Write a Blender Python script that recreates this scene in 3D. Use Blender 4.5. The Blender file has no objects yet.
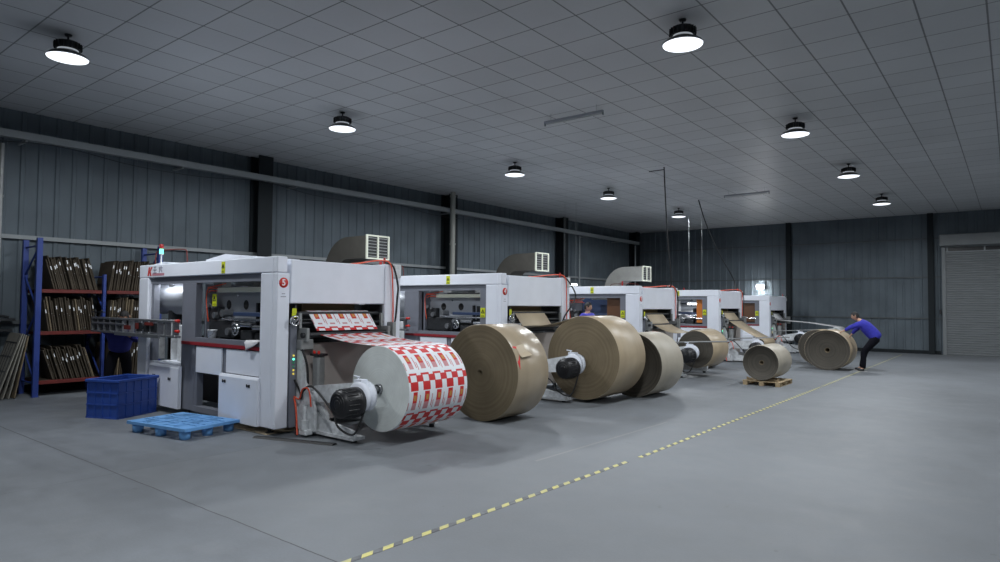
import bpy, math, random
from mathutils import Vector, Matrix
random.seed(7)
SC = bpy.context.scene
COL = SC.collection
PI = math.pi

# ------------------------------------------------------------------ camera, world, exposure
FPX = 648.0
pitch, roll, yaw = math.radians(2.12), math.radians(.47), math.radians(38.4)
F = Vector((-math.sin(yaw)*math.cos(pitch), math.cos(yaw)*math.cos(pitch), math.sin(pitch)))
R0 = Vector((math.cos(yaw), math.sin(yaw), 0)); U0 = R0.cross(F)
Rv = R0*math.cos(roll)+U0*math.sin(roll); Uv = -R0*math.sin(roll)+U0*math.cos(roll)
cd = bpy.data.cameras.new('camera'); cam = bpy.data.objects.new('camera', cd); COL.objects.link(cam)
cd.sensor_width = 36; cd.lens = FPX*36/1000; cd.clip_end = 200; cd.clip_start = .05
cam.matrix_world = Matrix((( Rv.x, Uv.x, -F.x, 0), (Rv.y, Uv.y, -F.y, 0), (Rv.z, Uv.z, -F.z, 1.8), (0, 0, 0, 1)))
SC.camera = cam
w = bpy.data.worlds.new('world'); SC.world = w; w.use_nodes = True
w.node_tree.nodes['Background'].inputs[0].default_value = (.5, .6, .75, 1)
w.node_tree.nodes['Background'].inputs[1].default_value = .02
vs = SC.view_settings; vs.view_transform = 'Standard'; vs.look = 'None'; vs.gamma = 1; vs.use_curve_mapping = False
vs.exposure = 0.22
LAMP_W = 158.0          # each high-bay lamp
LAMP_COL = (.92, .965, 1.0)
ROOM_X0, ROOM_X1, ROOM_Y0, ROOM_Y1, ROOM_H = -15.4, 7.0, -9.0, 30.7, 5.57

# ------------------------------------------------------------------ materials
def mat(name, col, rough=.5, metal=0, spec=.5, noise=0, nscale=8, bump=0, bscale=60, emit=0, ecol=None, coat=0, alpha=1, stretch=None):
    m = bpy.data.materials.new(name); m.use_nodes = True
    nt = m.node_tree; b = nt.nodes['Principled BSDF']
    b.inputs['Base Color'].default_value = (*col, 1); b.inputs['Roughness'].default_value = rough
    b.inputs['Metallic'].default_value = metal; b.inputs['Specular IOR Level'].default_value = spec
    if coat: b.inputs['Coat Weight'].default_value = coat
    if alpha < 1: b.inputs['Alpha'].default_value = alpha
    tc = nt.nodes.new('ShaderNodeTexCoord'); src = tc.outputs['Object']
    if stretch:
        mp = nt.nodes.new('ShaderNodeMapping'); mp.inputs['Scale'].default_value = stretch
        nt.links.new(src, mp.inputs[0]); src = mp.outputs[0]
    if noise:
        n = nt.nodes.new('ShaderNodeTexNoise'); n.inputs['Scale'].default_value = nscale; n.inputs['Detail'].default_value = 5
        nt.links.new(src, n.inputs['Vector'])
        r = nt.nodes.new('ShaderNodeMapRange'); r.inputs['From Min'].default_value = .3; r.inputs['From Max'].default_value = .7
        r.inputs['To Min'].default_value = 1-noise; r.inputs['To Max'].default_value = 1+noise
        nt.links.new(n.outputs['Fac'], r.inputs['Value'])
        h = nt.nodes.new('ShaderNodeVectorMath'); h.operation = 'SCALE'; h.inputs[0].default_value = col
        nt.links.new(r.outputs[0], h.inputs['Scale']); nt.links.new(h.outputs[0], b.inputs['Base Color'])
    if bump:
        n2 = nt.nodes.new('ShaderNodeTexNoise'); n2.inputs['Scale'].default_value = bscale
        nt.links.new(src, n2.inputs['Vector'])
        bp = nt.nodes.new('ShaderNodeBump'); bp.inputs['Strength'].default_value = bump; bp.inputs['Distance'].default_value = .01
        nt.links.new(n2.outputs['Fac'], bp.inputs['Height']); nt.links.new(bp.outputs[0], b.inputs['Normal'])
    if emit:
        b.inputs['Emission Color'].default_value = (*(ecol or col), 1); b.inputs['Emission Strength'].default_value = emit
    return m

class NG:   # tiny helper for node arithmetic
    def __init__(s, m): s.nt = m.node_tree; s.b = s.nt.nodes['Principled BSDF']
    def m(s, op, a, b=None, c=None):
        n = s.nt.nodes.new('ShaderNodeMath'); n.operation = op
        for i, v in enumerate((a, b, c)):
            if v is None: continue
            if isinstance(v, (int, float)): n.inputs[i].default_value = v
            else: s.nt.links.new(v, n.inputs[i])
        return n.outputs[0]
    def obj(s):
        tc = s.nt.nodes.new('ShaderNodeTexCoord'); sp = s.nt.nodes.new('ShaderNodeSeparateXYZ')
        s.nt.links.new(tc.outputs['Object'], sp.inputs[0]); return tc.outputs['Object'], sp.outputs
    def noise(s, vec, scale, detail=4, dim='3D', w=None, rough=.5):
        n = s.nt.nodes.new('ShaderNodeTexNoise'); n.noise_dimensions = dim; n.inputs['Scale'].default_value = scale; n.inputs['Detail'].default_value = detail
        n.inputs['Roughness'].default_value = rough
        if vec is not None: s.nt.links.new(vec, n.inputs['Vector'])
        if w is not None: s.nt.links.new(w, n.inputs['W'])
        return n.outputs['Fac']
    def rng(s, v, a, b, c, d):
        n = s.nt.nodes.new('ShaderNodeMapRange'); s.nt.links.new(v, n.inputs['Value'])
        for k, x in zip(('From Min', 'From Max', 'To Min', 'To Max'), (a, b, c, d)): n.inputs[k].default_value = x
        return n.outputs[0]
    def mix(s, f, a, b):
        n = s.nt.nodes.new('ShaderNodeMix'); n.data_type = 'RGBA'
        for sock, v in ((n.inputs[0], f), (n.inputs[6], a), (n.inputs[7], b)):
            if isinstance(v, tuple): sock.default_value = (*v, 1)
            elif isinstance(v, (int, float)): sock.default_value = v
            else: s.nt.links.new(v, sock)
        return n.outputs[2]
    def scale(s, col, f):
        n = s.nt.nodes.new('ShaderNodeVectorMath'); n.operation = 'SCALE'
        if isinstance(col, tuple): n.inputs[0].default_value = col
        else: s.nt.links.new(col, n.inputs[0])
        s.nt.links.new(f, n.inputs['Scale']); return n.outputs[0]
    def out(s, sock, name): s.nt.links.new(sock, s.b.inputs[name])
    def bump(s, h, strength=.3, dist=.01):
        n = s.nt.nodes.new('ShaderNodeBump'); n.inputs['Strength'].default_value = strength; n.inputs['Distance'].default_value = dist
        s.nt.links.new(h, n.inputs['Height']); s.nt.links.new(n.outputs[0], s.b.inputs['Normal'])

M = {}
M['white'] = mat('white_paint', (.76, .79, .87), .42, noise=.03, nscale=3)
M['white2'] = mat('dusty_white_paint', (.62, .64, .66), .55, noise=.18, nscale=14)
M['ivory'] = mat('ivory_plastic', (.68, .69, .58), .5)
M['grey'] = mat('grey_paint', (.17, .18, .215), .45, noise=.05, nscale=4)
M['greyl'] = mat('light_grey_paint', (.33, .35, .39), .45)
M['dark'] = mat('dark_steel', (.028, .03, .034), .5, metal=.3, noise=.3, nscale=20)
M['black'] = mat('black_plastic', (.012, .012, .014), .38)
M['rubber'] = mat('black_rubber', (.015, .015, .016), .6)
M['chrome'] = mat('chrome', (.6, .62, .65), .25, metal=1)
M['steel'] = mat('steel', (.35, .36, .38), .4, metal=.9, noise=.15, nscale=30)
M['galv'] = mat('galvanized_steel', (.30, .31, .31), .5, metal=.35, noise=.12, nscale=10)
M['red'] = mat('red_paint', (.27, .018, .026), .45)
M['redb'] = mat('bright_red', (.62, .03, .02), .4)
M['beam'] = mat('red_beam_paint', (.12, .013, .010), .55, noise=.25, nscale=12)
M['orange'] = mat('orange_hose', (.75, .09, .035), .4)
M['orangep'] = mat('orange_panel', (.62, .19, .03), .4)
M['brownp'] = mat('brown_panel', (.115, .05, .022), .4)
M['blue'] = mat('blue_crate', (.022, .065, .30), .42, noise=.1, nscale=6)
M['blue2'] = mat('light_blue_plastic', (.15, .37, .72), .5, noise=.1, nscale=5)
M['rack'] = mat('blue_rack_paint', (.02, .045, .22), .5)
M['navy'] = mat('navy_bar', (.03, .05, .11), .4)
M['cloth'] = mat('royal_blue_cloth', (.03, .032, .36), .85, noise=.12, nscale=18, bump=.6, bscale=14)
M['cloth2'] = mat('blue_work_cloth', (.018, .022, .18), .85, noise=.12, nscale=18, bump=.6, bscale=14)
M['pants'] = mat('black_trousers', (.006, .006, .010), .9, spec=.15, bump=.5, bscale=14)
M['skin'] = mat('skin', (.46, .26, .18), .55)
M['hair'] = mat('black_hair', (.008, .007, .007), .6, bump=.6, bscale=120)
M['shoe'] = mat('black_shoe', (.012, .012, .014), .5)
M['sole'] = mat('white_sole', (.4, .4, .4), .6)
M['yellow'] = mat('yellow_sticker', (.60, .66, .02), .5)
M['tag'] = mat('white_tag', (.75, .76, .78), .5)
M['wood'] = mat('pallet_wood', (.36, .27, .16), .75, noise=.2, nscale=7, stretch=(1, 8, 8))
M['kraftw'] = mat('kraft_web', (.47, .385, .27), .55, noise=.04, nscale=4)
M['whitew'] = mat('white_web', (.72, .72, .73), .55)
M['taupe'] = mat('taupe_board', (.44, .40, .375), .7, noise=.06, nscale=3)
M['lens'] = mat('lamp_lens', (.6, .62, .65), .5, emit=1.3, ecol=(.88, .93, 1))
M['tube'] = mat('lit_tube', (1, 1, 1), .5, emit=9, ecol=(.92, .97, 1))
M['tube_off'] = mat('unlit_tube', (.55, .57, .58), .4)
M['flood'] = mat('flood_lens', (1, 1, 1), .5, emit=60, ecol=(.95, .98, 1))
M['ledg'] = mat('green_lamp', (.1, .9, .5), .4, emit=2.2, ecol=(.12, 1, .6))
M['ledy'] = mat('yellow_lamp', (.8, .6, .1), .4, emit=.5, ecol=(.9, .7, .1))
M['ledr'] = mat('red_lamp', (.35, .02, .02), .35)
M['lampbody'] = mat('lamp_housing', (.05, .052, .055), .4, metal=.6)
M['lampsh'] = mat('lamp_reflector', (.16, .165, .17), .3, metal=.8)
M['ink_red'] = mat('ink_red', (.58, .018, .02), .5)
M['ink_white'] = mat('ink_white', (.78, .80, .84), .5)
M['ink_pink'] = mat('ink_pink', (.55, .25, .27), .5)
M['ink_yellow'] = mat('ink_yellow', (.55, .25, .05), .5)
M['pinkg'] = mat('faded_pink_print', (.5, .22, .27), .5)
M['greyt'] = mat('grey_print', (.28, .28, .34), .5)
M['door'] = mat('roller_door_grey', (.165, .178, .185), .5, noise=.04, nscale=3)
M['column'] = mat('dark_column_paint', (.014, .018, .021), .65, spec=.2)
M['rail'] = mat('grey_rail', (.24, .26, .27), .5)
M['girt'] = mat('wall_girt', (.07, .08, .085), .5)
M['paper_end'] = mat('white_paper_end', (.48, .50, .50), .8)
M['cloth_w'] = mat('white_rag', (.7, .7, .72), .9)

# wall sheeting
m = M['wall'] = mat('wall_sheet', (.078, .092, .098), .65, spec=.25)
g = NG(m); v, o = g.obj(); n = g.noise(v, 1.1, 3); g.out(g.scale((.104, .127, .146), g.rng(n, .3, .7, .85, 1.15)), 'Base Color')

# concrete
m = M['floor'] = mat('concrete', (.2, .21, .22), .42)
g = NG(m); v, o = g.obj()
n1 = g.noise(v, .35, 6, rough=.6); n2 = g.noise(v, 3.5, 6, rough=.65); n3 = g.noise(v, 45, 3)
f = g.m('MULTIPLY', g.rng(n1, .3, .7, .76, 1.18), g.rng(n2, .3, .7, .86, 1.12)); f = g.m('MULTIPLY', f, g.rng(n3, .3, .7, .97, 1.03))
wob = g.m('MULTIPLY', g.m('SUBTRACT', g.noise(v, 3, 2), .5), .03)
j1 = g.m('LESS_THAN', g.m('ABSOLUTE', g.m('SUBTRACT', g.m('ADD', o[1], wob), 2.9)), .006)
j2 = g.m('LESS_THAN', g.m('ABSOLUTE', g.m('SUBTRACT', g.m('ADD', o[0], wob), -7.42)), .0045)
j = g.m('MAXIMUM', j1, g.m('MULTIPLY', j2, .45))
colr = g.scale((.155, .168, .186), f)
dust = g.rng(g.noise(v, .9, 5, rough=.7), .56, .72, 0, .28)
colr = g.mix(dust, colr, (.225, .23, .235))
# a few slabs of slightly different pour
slab = g.m('MULTIPLY', g.m('GREATER_THAN', o[0], -7.42), g.m('GREATER_THAN', o[1], 2.9))
colr = g.mix(g.m('MULTIPLY', slab, .25), colr, (.195, .205, .215))
spots = g.rng(g.noise(v, 2.6, 3, rough=.8), .69, .73, 0, .45)
colr = g.mix(spots, colr, (.10, .105, .11))
st = g.noise(v, 1.4, 2)
streak = g.m('MULTIPLY', g.m('LESS_THAN', g.m('ABSOLUTE', g.m('SUBTRACT', g.m('ADD', o[0], g.m('MULTIPLY', o[1], -.03)), -4.55)), .02), g.m('MULTIPLY', g.m('GREATER_THAN', o[1], 6.2), g.m('LESS_THAN', o[1], 9.6)))
colr = g.mix(g.m('MULTIPLY', streak, .5), colr, (.26, .26, .25))
g.out(g.mix(g.m('MULTIPLY', j, .85), colr, (.03, .03, .032)), 'Base Color')
g.out(g.rng(n2, .3, .7, .50, .66), 'Roughness'); g.bump(n3, .08)

# ceiling panels
m = M['ceil'] = mat('ceiling_tile', (.3, .31, .33), .38)
g = NG(m); v, o = g.obj()
def near(c, off, hw):
    q = g.m('FRACT', g.m('DIVIDE', g.m('ADD', c, -off+70*.7+.35), .7))
    return g.m('LESS_THAN', g.m('ABSOLUTE', g.m('SUBTRACT', q, .5)), hw/.7)
ly = near(o[0], -3.0, .011); lx = near(o[1], 2.89, .0105)
ix = g.m('FLOOR', g.m('DIVIDE', g.m('ADD', o[0], 3.0+70), .7)); iy = g.m('FLOOR', g.m('DIVIDE', g.m('ADD', o[1], -2.89+70), .7))
wn = g.nt.nodes.new('ShaderNodeTexWhiteNoise'); wn.noise_dimensions = '2D'; cb = g.nt.nodes.new('ShaderNodeCombineXYZ')
g.nt.links.new(ix, cb.inputs[0]); g.nt.links.new(iy, cb.inputs[1]); g.nt.links.new(cb.outputs[0], wn.inputs['Vector'])
tv = g.rng(wn.outputs['Value'], 0, 1, .955, 1.03)
big = g.rng(g.noise(v, .5, 4), .3, .7, .95, 1.05)
c = g.scale((.52, .535, .55), g.m('MULTIPLY', tv, big))
c = g.mix(g.m('MULTIPLY', lx, .8), c, (.10, .105, .11)); c = g.mix(g.m('MULTIPLY', ly, .85), c, (.10, .105, .11))
g.out(c, 'Base Color'); g.out(g.rng(g.noise(v, 14, 3), .3, .7, .40, .52), 'Roughness'); g.b.inputs['Specular IOR Level'].default_value = .35

# kraft roll end face (concentric layers) and outer wrap
def roll_face(name, dk, lt, rings=42):
    m = mat(name, dk, .75); g = NG(m); v, o = g.obj()
    r = g.m('SQRT', g.m('ADD', g.m('MULTIPLY', o[0], o[0]), g.m('MULTIPLY', o[2], o[2])))
    n = g.noise(None, rings, 3, dim='1D', w=r); n2 = g.noise(v, 2.2, 4)
    c = g.mix(g.rng(n, .3, .7, 0, 1), dk, lt); c = g.scale(c, g.rng(n2, .3, .7, .85, 1.15)); g.out(c, 'Base Color')
    g.bump(n, .25, .004); return m
M['kface'] = roll_face('kraft_roll_end', (.145, .110, .065), (.185, .145, .088), 26)
M['kface_dk'] = roll_face('dark_roll_end', (.042, .037, .029), (.075, .065, .051), 26)
M['wface'] = roll_face('white_roll_end', (.60, .635, .62), (.65, .68, .665), 60)
def kraft(name, col, rough=.5):
    m = mat(name, col, rough); g = NG(m); v, o = g.obj()
    n = g.noise(None, 5, 3, dim='1D', w=o[1]); n2 = g.noise(v, 2.5, 4)
    g.out(g.scale(col, g.m('MULTIPLY', g.rng(n, .3, .7, .94, 1.05), g.rng(n2, .3, .7, .92, 1.07))), 'Base Color'); return m
M['kraft'] = kraft('kraft_wrap', (.42, .335, .225), .42)
M['kraft_sh'] = kraft('shiny_kraft_wrap', (.37, .30, .21), .27)
M['kraft_pale'] = kraft('pale_kraft_wrap', (.40, .36, .29), .5)
# die boards
M['ply'] = mat('plywood', (.062, .050, .037), .85, spec=.2, noise=.25, nscale=5)
M['ply2'] = mat('plywood_light', (.17, .135, .09), .85, spec=.2, noise=.2, nscale=5)
M['ply3'] = mat('plywood_grey', (.20, .19, .165), .7, noise=.15, nscale=5)
# hazard tape
m = M['tape'] = mat('hazard_tape', (.5, .4, .05), .5)
g = NG(m); v, o = g.obj()
st = g.m('LESS_THAN', g.m('FRACT', g.m('DIVIDE', g.m('ADD', g.m('ADD', o[1], g.m('MULTIPLY', o[0], 1.0)), 90), .20)), .52)
wear = g.rng(g.noise(v, 6, 5, rough=.7), .42, .62, 0, .45)
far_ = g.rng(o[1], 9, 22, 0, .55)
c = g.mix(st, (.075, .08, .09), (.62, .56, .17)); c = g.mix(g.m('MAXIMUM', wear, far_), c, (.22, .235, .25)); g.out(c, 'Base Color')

# ------------------------------------------------------------------ mesh helpers
class MB:
    def __init__(s): s.v = []; s.f = []; s.mi = []; s.sm = []
    def add(s, vs, fs, mi=0, smooth=False):
        o = len(s.v); s.v += [tuple(p) for p in vs]
        for f in fs: s.f.append([i+o for i in f]); s.mi.append(mi); s.sm.append(smooth)
        return s
    def box(s, x0, x1, y0, y1, z0, z1, mi=0, b=0):
        if b:
            return s.bbox(x0, x1, y0, y1, z0, z1, mi, b)
        vs = [(x, y, z) for x in (x0, x1) for y in (y0, y1) for z in (z0, z1)]
        return s.add(vs, [(0, 1, 3, 2), (4, 6, 7, 5), (0, 4, 5, 1), (2, 3, 7, 6), (0, 2, 6, 4), (1, 5, 7, 3)], mi)
    def bbox(s, x0, x1, y0, y1, z0, z1, mi=0, b=.01):      # chamfered box
        c = [(x0+x1)/2, (y0+y1)/2, (z0+z1)/2]; h = [abs(x1-x0)/2, abs(y1-y0)/2, abs(z1-z0)/2]; b = min(b, *[q*.49 for q in h])
        idx = {}; vs = []
        for sx in (-1, 1):
            for sy in (-1, 1):
                for sz in (-1, 1):
                    sg = (sx, sy, sz)
                    for a in range(3):
                        p = [c[i]+sg[i]*(h[i] if i == a else h[i]-b) for i in range(3)]
                        idx[(sg, a)] = len(vs); vs.append(p)
        fs = []
        for a in range(3):
            u, w_ = [i for i in range(3) if i != a]
            for sa in (-1, 1):
                q = []
                for su, sw in ((-1, -1), (1, -1), (1, 1), (-1, 1)):
                    sg = [0, 0, 0]; sg[a] = sa; sg[u] = su; sg[w_] = sw; q.append(idx[(tuple(sg), a)])
                fs.append(q)
        for a in range(3):          # edges along axis a
            u, w_ = [i for i in range(3) if i != a]
            for su in (-1, 1):
                for sw in (-1, 1):
                    q = []
                    for sa, k in ((-1, u), (1, u), (1, w_), (-1, w_)):
                        sg = [0, 0, 0]; sg[a] = sa; sg[u] = su; sg[w_] = sw; q.append(idx[(tuple(sg), k)])
                    fs.append(q)
        for sx in (-1, 1):
            for sy in (-1, 1):
                for sz in (-1, 1): fs.append([idx[((sx, sy, sz), a)] for a in range(3)])
        return s.add(vs, fs, mi)
    def cyl(s, p0, p1, r, n=20, mi=0, r2=None, cap=True, mic=None):
        p0, p1 = Vector(p0), Vector(p1); d = (p1-p0).normalized()
        a = d.orthogonal().normalized(); b = d.cross(a); r2 = r if r2 is None else r2
        vs = []
        for p, rr in ((p0, r), (p1, r2)):
            for i in range(n):
                t = 2*PI*i/n; vs.append(p+a*(rr*math.cos(t))+b*(rr*math.sin(t)))
        s.add(vs, [(i, (i+1) % n, n+(i+1) % n, n+i) for i in range(n)], mi, True)
        if cap:
            s.add(vs[:n], [list(range(n))[::-1]], mi if mic is None else mic); s.add(vs[n:], [list(range(n))], mi if mic is None else mic)
        return s
    def lathe(s, prof, c, axis='z', n=32, mi=0, smooth=True):   # prof: (r, h)
        vs = []
        for r, h in prof:
            for i in range(n):
                t = 2*PI*i/n; a, b = r*math.cos(t), r*math.sin(t)
                p = {'z': (a, b, h), 'y': (a, h, b), 'x': (h, a, b)}[axis]
                vs.append((c[0]+p[0], c[1]+p[1], c[2]+p[2]))
        fs = [(k*n+i, k*n+(i+1) % n, (k+1)*n+(i+1) % n, (k+1)*n+i) for k in range(len(prof)-1) for i in range(n)]
        return s.add(vs, fs, mi, smooth)
    def tube(s, pts, r, n=8, mi=0, sub=6):
        P = [Vector(p) for p in pts]; Q = []
        if sub > 1 and len(P) > 2:
            for i in range(len(P)-1):
                a, b, c, d = P[max(i-1, 0)], P[i], P[i+1], P[min(i+2, len(P)-1)]
                for k in range(sub):
                    t = k/sub; Q.append(.5*((2*b)+(c-a)*t+(2*a-5*b+4*c-d)*t*t+(3*b-a-3*c+d)*t**3))
            Q.append(P[-1])
        else: Q = P
        vs = []; u = None
        for i, p in enumerate(Q):
            d = (Q[min(i+1, len(Q)-1)]-Q[max(i-1, 0)]).normalized()
            u = d.orthogonal().normalized() if u is None else (u-d*u.dot(d)).normalized()
            b = d.cross(u)
            for k in range(n):
                t = 2*PI*k/n; vs.append(p+u*(r*math.cos(t))+b*(r*math.sin(t)))
        fs = [(i*n+k, i*n+(k+1) % n, (i+1)*n+(k+1) % n, (i+1)*n+k) for i in range(len(Q)-1) for k in range(n)]
        s.add(vs, fs, mi, True); s.add(vs[:n], [list(range(n))[::-1]], mi); s.add(vs[-n:], [list(range(n))], mi); return s
    def prism(s, poly, y0, y1, mi=0, axis='y'):      # poly in (x,z) extruded along y ; axis 'x': poly in (y,z)
        n = len(poly)
        if axis == 'y': vs = [(x, y0, z) for x, z in poly]+[(x, y1, z) for x, z in poly]
        elif axis == 'x': vs = [(y0, x, z) for x, z in poly]+[(y1, x, z) for x, z in poly]
        else: vs = [(x, z, y0) for x, z in poly]+[(x, z, y1) for x, z in poly]
        return s.add(vs, [list(range(n)), list(range(n, 2*n))[::-1]]+[(i, i+n, (i+1) % n+n, (i+1) % n) for i in range(n)], mi)
    def build(s, name, mats, parent=None, loc=None, fix=True):
        me = bpy.data.meshes.new(name); me.from_pydata([tuple(p) for p in s.v], [], s.f)
        for m_ in (mats if isinstance(mats, (list, tuple)) else [mats]): me.materials.append(m_)
        me.polygons.foreach_set('material_index', s.mi); me.polygons.foreach_set('use_smooth', s.sm)
        me.update()
        if fix:
            import bmesh
            bm = bmesh.new(); bm.from_mesh(me); bmesh.ops.recalc_face_normals(bm, faces=bm.faces); bm.to_mesh(me); bm.free()
        o = bpy.data.objects.new(name, me); COL.objects.link(o)
        if parent is not None: o.parent = parent
        if loc is not None: o.location = loc
        return o
def tag(o, label=None, cat=None, group=None, kind=None):
    if label: o['label'] = label
    if cat: o['category'] = cat
    if group: o['group'] = group
    if kind: o['kind'] = kind
    return o
def empty(name, loc, rz=0, **k):
    o = bpy.data.objects.new(name, None); COL.objects.link(o); o.location = loc; o.rotation_euler = (0, 0, rz)
    o.empty_display_size = .2; return tag(o, **k)
def kids(o): return [c for c in COL.objects if c.parent == o]
def copy_tree(o, parent=None):
    c = o.copy(); COL.objects.link(c)
    if parent is not None: c.parent = parent
    for ch in kids(o): copy_tree(ch, c)
    return c
def text_mesh(name, body, size, m_, parent, mw, bold=0.0):
    cu = bpy.data.curves.new(name, 'FONT'); cu.body = body; cu.size = size; cu.align_x = 'CENTER'; cu.align_y = 'CENTER'; cu.extrude = .001; cu.offset = bold
    t = bpy.data.objects.new(name, cu); COL.objects.link(t); bpy.context.view_layer.update()
    me = bpy.data.meshes.new_from_object(t.evaluated_get(bpy.context.evaluated_depsgraph_get())); bpy.data.objects.remove(t)
    me.transform(mw); me.materials.clear(); me.materials.append(m_)
    o = bpy.data.objects.new(name, me); COL.objects.link(o); o.parent = parent; return o
ROT_X = Matrix(((0, 0, 1, 0), (1, 0, 0, 0), (0, 1, 0, 0), (0, 0, 0, 1)))      # text facing +X, reading along +Y
ROT_Y = Matrix(((1, 0, 0, 0), (0, 0, -1, 0), (0, 1, 0, 0), (0, 0, 0, 1)))     # text facing -Y, reading along +X

# ------------------------------------------------------------------ the room
b = MB(); b.box(ROOM_X0-.3, ROOM_X1+.3, ROOM_Y0-.3, ROOM_Y1+.3, -.2, 0); tag(b.build('floor', M['floor']), kind='structure')
b = MB(); b.box(ROOM_X0-.3, ROOM_X1+.3, ROOM_Y0-.3, ROOM_Y1+.3, ROOM_H, ROOM_H+.1); tag(b.build('ceiling', M['ceil']), kind='structure')
def ribbed(name, a, c, wide, axis, at_, inward):
    # trapezoid-ribbed steel sheet running along an axis from a to c
    b = MB(); prof = []; t = a; p = .30
    while t < c:
        for dt, d in ((0, 0), (.17, 0), (.19, .022), (.25, .022), (.27, 0)):
            if t+dt <= c: prof.append((t+dt, d))
        t += p
    prof.append((c, 0)); vs = []
    for s_, d in prof:
        q = at_+inward*d
        for z in (0, wide): vs.append((q, s_, z) if axis == 'y' else (s_, q, z))
    n = len(prof)
    b.add(vs, [(2*i, 2*i+2, 2*i+3, 2*i+1) for i in range(n-1)])
    q = at_-inward*.12
    if axis == 'y': b.box(min(q, at_-inward*.02), max(q, at_-inward*.02), a, c, 0, wide)
    else: b.box(a, c, min(q, at_-inward*.02), max(q, at_-inward*.02), 0, wide)
    return tag(b.build(name, M['wall'], fix=False), kind='structure')
ribbed('wall_left', ROOM_Y0, ROOM_Y1, ROOM_H, 'y', ROOM_X0, 1)
ribbed('wall_back', ROOM_X0, ROOM_X1, ROOM_H, 'x', ROOM_Y1, -1)
ribbed('wall_right', ROOM_Y0, ROOM_Y1, ROOM_H, 'y', ROOM_X1, -1)
ribbed('wall_front', ROOM_X0, ROOM_X1, ROOM_H, 'x', ROOM_Y0, 1)
k = 0
def trim(bm_, m_):
    global k; k += 1; return tag(bm_.build('trim_%d' % k, m_), kind='structure')
for y in (2.1, 9.2, 16.3, 23.4, 30.2):        # H columns on the left wall
    b = MB(); x = ROOM_X0+.03
    b.box(x, x+.03, y-.2, y+.2, 0, ROOM_H); b.box(x+.03, x+.37, y-.02, y+.02, 0, ROOM_H); b.box(x+.37, x+.40, y-.2, y+.2, 0, ROOM_H); trim(b, M['column'])
for x in (-7.83, -2.54, 2.8):
    b = MB(); y = ROOM_Y1-.03
    b.box(x-.10, x+.10, y-.02, y, 0, ROOM_H); b.box(x-.02, x+.02, y-.14, y-.02, 0, ROOM_H); b.box(x-.10, x+.10, y-.16, y-.14, 0, ROOM_H); trim(b, M['column'])
b = MB(); b.box(ROOM_X0+.03, ROOM_X0+.1, ROOM_Y0, ROOM_Y1, 3.02, 3.1); trim(b, M['rail'])
b = MB(); b.box(ROOM_X0+.03, ROOM_X0+.1, ROOM_Y0, ROOM_Y1, 1.35, 1.43); trim(b, M['girt'])
for z in (4.55, 3.02, 1.38):
    b = MB(); b.box(ROOM_X0, -2.2, ROOM_Y1-.07, ROOM_Y1-.03, z, z+.045); trim(b, M['girt'])
b = MB(); b.box(ROOM_X0, -2.25, ROOM_Y1-.05, ROOM_Y1-.005, 0, .14); tag(b.build('baseboard_back', M['column']), kind='structure')
b = MB(); b.box(ROOM_X0+.005, ROOM_X0+.05, ROOM_Y0, ROOM_Y1, 0, .14); tag(b.build('baseboard_left', M['column']), kind='structure')
# big cable rail along the left wall
b = MB(); X = ROOM_X0+.46; b.box(X, X+.14, -6, 30.0, 4.90, 4.93); b.box(X+.125, X+.14, -6, 30.0, 4.93, 5.04); b.box(X, X+.015, -6, 30, 4.93, 5.02)
for y in range(-5, 30, 3): b.box(ROOM_X0+.1, X+.1, y, y+.04, 4.86, 4.90)
tag(b.build('cable_tray', M['rail']), 'long grey steel cable tray running high along the left wall', 'cable tray')
b = MB()
pts = [(X+.1, 0+i*1.5, 4.88-.16*abs(math.sin(i*1.05))) for i in range(14)]
b.tube(pts, .008, 6); tag(b.build('electric_cable', M['rubber']), 'thin dark cable sagging below the tray on the left wall', 'cable')
# vertical pipes
def pipe(y, r, z0, z1, m_, label, x=ROOM_X0+.72):
    b = MB(); b.cyl((x, y, z0), (x, y, z1), r, 16)
    z = z0+.6
    while z < z1: b.cyl((x, y, z), (x, y, z+.05), r*1.22, 16); z += 1.6
    tag(b.build('drain_pipe', m_), label, 'pipe')
M['pipe'] = mat('pale_pvc', (.28, .285, .26), .5)
pipe(15.95, .085, 0, ROOM_H, M['pipe'], 'thick pale vertical pipe beside the second dark wall column')
pipe(24.4, .035, 0, 4.85, M['rail'], 'thin grey vertical pipe between the second and third wall columns', ROOM_X0+.5)
pipe(29.75, .035, 0, 4.85, M['rail'], 'thin grey vertical pipe in the far left corner', ROOM_X0+.5)
pipe(3.75, .04, 0, 4.85, M['galv'], 'thin vertical pipe at left edge beside the die rack', ROOM_X0+.11)
# roller door on the back wall
Yb = ROOM_Y1
b = MB(); z = .02; dx0, dx1 = -2.05, 2.0
while z < 3.95:
    b.prism([(Yb-.16, z), (Yb-.185, z+.02), (Yb-.185, z+.065), (Yb-.16, z+.085)], dx0, dx1, axis='x'); z += .09
b.box(dx0, dx1, Yb-.16, Yb-.12, 0, 4.0); d = tag(b.build('door_1', M['door']), kind='structure')
b = MB(); b.box(-2.17, -2.05, Yb-.22, Yb-.03, 0, 4.3); b.box(dx1, dx1+.12, Yb-.22, Yb-.03, 0, 4.3); o = b.build('door_frame', M['door'], d)
b = MB(); b.box(-2.22, 2.2, Yb-.55, Yb-.03, 4.22, 4.66, b=.02); b.build('shutter_box', M['door'], d)
b = MB(); b.box(-2.05, 2.0, Yb-.18, Yb-.12, 4.18, 4.22); b.box(-2.05, 2, Yb-.18, Yb-.12, 4.0, 4.03)
for x in (-2.02, -.85, .3, 1.4): b.box(x, x+.05, Yb-.18, Yb-.12, 4.03, 4.18)
b.build('transom_frame', M['rail'], d)
b = MB(); b.box(-2.05, 2, Yb-.13, Yb-.12, 4.03, 4.18); b.build('transom_pane', M['black'], d)
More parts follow.
